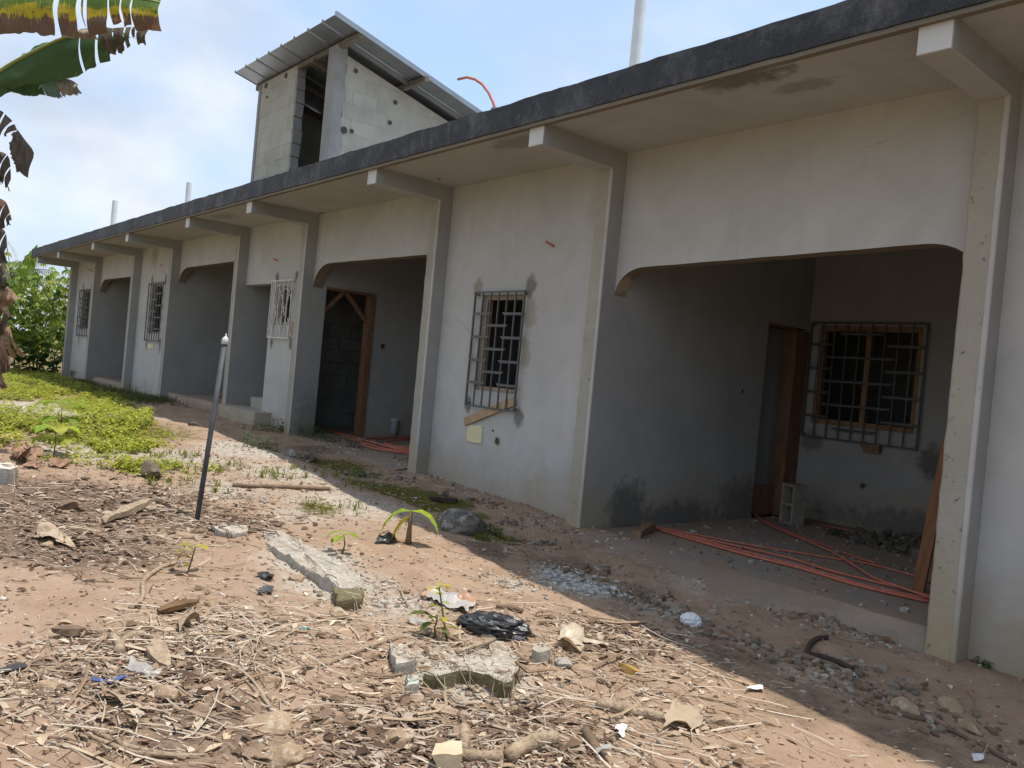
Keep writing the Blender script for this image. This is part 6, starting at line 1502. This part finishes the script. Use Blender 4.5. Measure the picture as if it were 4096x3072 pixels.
broadbush('low scrub bush at the left end of the lawn', -25.4, -3.2, .8, 130, .14, 4, [(.14, .17, .05), (.10, .13, .04)])
# banana leaf and palm standing behind
bx, by = -30.2, -.75; bz = hbase(bx, by); t_ = thing('banana_plant', 'distant banana plant with one upright sunlit leaf among the bushes', 'banana plant', (bx, by, bz))
u = MB(); u.tube([(bx, by, bz - .05), (bx, by, bz + 2.2)], [.12, .07], 9); u.build('pseudostem', BAN_SHEATH, t_)
for dxy, zt_, cl in (((.25, .45), 4.0, (.24, .32, .04)), ((-.5, -.3), 3.3, (.13, .2, .03)), ((.3, -.6), 3.0, (.11, .18, .03))):
    lf = MB(); d = Vector((dxy[0], dxy[1], zt_ - 2.0)); leaf_into(lf, (bx, by, bz + 2.0), d, d.length, .5, .25, cl, rr_, up=Vector((1, .2, .1))); lf.build('leaf', LEAFM, t_)
def palm(label, x, y, h, fr, L, seed):
    rr = random.Random(seed); z = hbase(x, y); t_ = thing('palm_tree', label, 'palm', (x, y, z))
    u = MB(); u.tube([(x, y, z - .1), (x + .05, y, z + h * .5), (x, y, z + h)], [.16, .13, .11], 10); u.build('trunk', BROWNBARK, t_)
    for k in range(fr):
        a = k * 2.4 + rr.uniform(-.2, .2); el = rr.uniform(.2, 1.2); mb = MB(); pts = []
        p = Vector((x, y, z + h)); d = Vector((math.cos(a) * math.cos(el), math.sin(a) * math.cos(el), math.sin(el)))
        for q in range(8):
            pts.append(p.copy()); d = (d + Vector((0, 0, -.16))).normalized(); p = p + d * (L / 7)
        mb.tube(pts, .014, 4, cap=False, col=(.16, .18, .05))
        for q in range(1, 8):
            for m_ in range(4):
                o_ = pts[q - 1].lerp(pts[q], m_ / 4); dd = (pts[q] - pts[q - 1]).normalized(); s_ = dd.cross(Vector((0, 0, 1))).normalized()
                for sg in (1, -1): leaf_into(mb, o_, dd * .5 + s_ * sg, L * .26 * math.sin(.4 + 2.4 * q / 8), .03, .9, tuple(v * rr.uniform(.8, 1.2) for v in (.085, .12, .04)), rr, n=2)
        mb.build('frond', LEAFM, t_)
palm('palm tree with fine drooping fronds rising behind the cassava bushes', -38, .3, 3.3, 22, 2.0, 3)
# scrub that closes the view beyond and round the yard, plus unseen trees added as light blockers
def scrub(f, t_, x, y, h, seed):
    rr = random.Random(seed); z = hbase(x, y)
    t_.tube([(x, y, z - .2), (x + .1, y, z + h * .4), (x, y + .1, z + h * .7)], [.14, .10, .05], 8)
    cl = [(Vector((x, y, z + h * .58)) + Vector((rr.gauss(0, h * .17), rr.gauss(0, h * .17), rr.gauss(0, h * .18))), rr.uniform(.10, .2) * h) for q in range(18)]
    for i in range(900):
        c, r_ = rr.choice(cl); v_ = Vector((rr.gauss(0, 1), rr.gauss(0, 1), rr.gauss(0, 1))).normalized() * (r_ * rr.uniform(.4, 1))
        a = rr.uniform(0, 6.28); leaf_into(f, c + v_, (math.cos(a), math.sin(a), rr.uniform(-.5, .4)), .34, .2, .8, tuple(k * rr.uniform(.7, 1.25) for k in rr.choice(CAS)), rr, n=2)
wf = MB()
for i, (x, y, h) in enumerate([(-44, -6, 4.2), (-46, 5, 3.6), (-41, -12, 4.5), (-30, -15, 5), (-20, -18, 5), (-8, -20, 5.5), (4, -19, 5), (14, -12, 6), (8.5, -4.5, 8), (9, -1, 8.5), (10, 3.5, 9), (11, -8, 8)]):  # tall trees at the end are added, unseen, to darken right-facing sides
    scrub(wf, wf, x, y, h, i + 60)
tag(wf.build('far_woods_and_light_blockers', LEAFM), None, None, None, 'stuff')
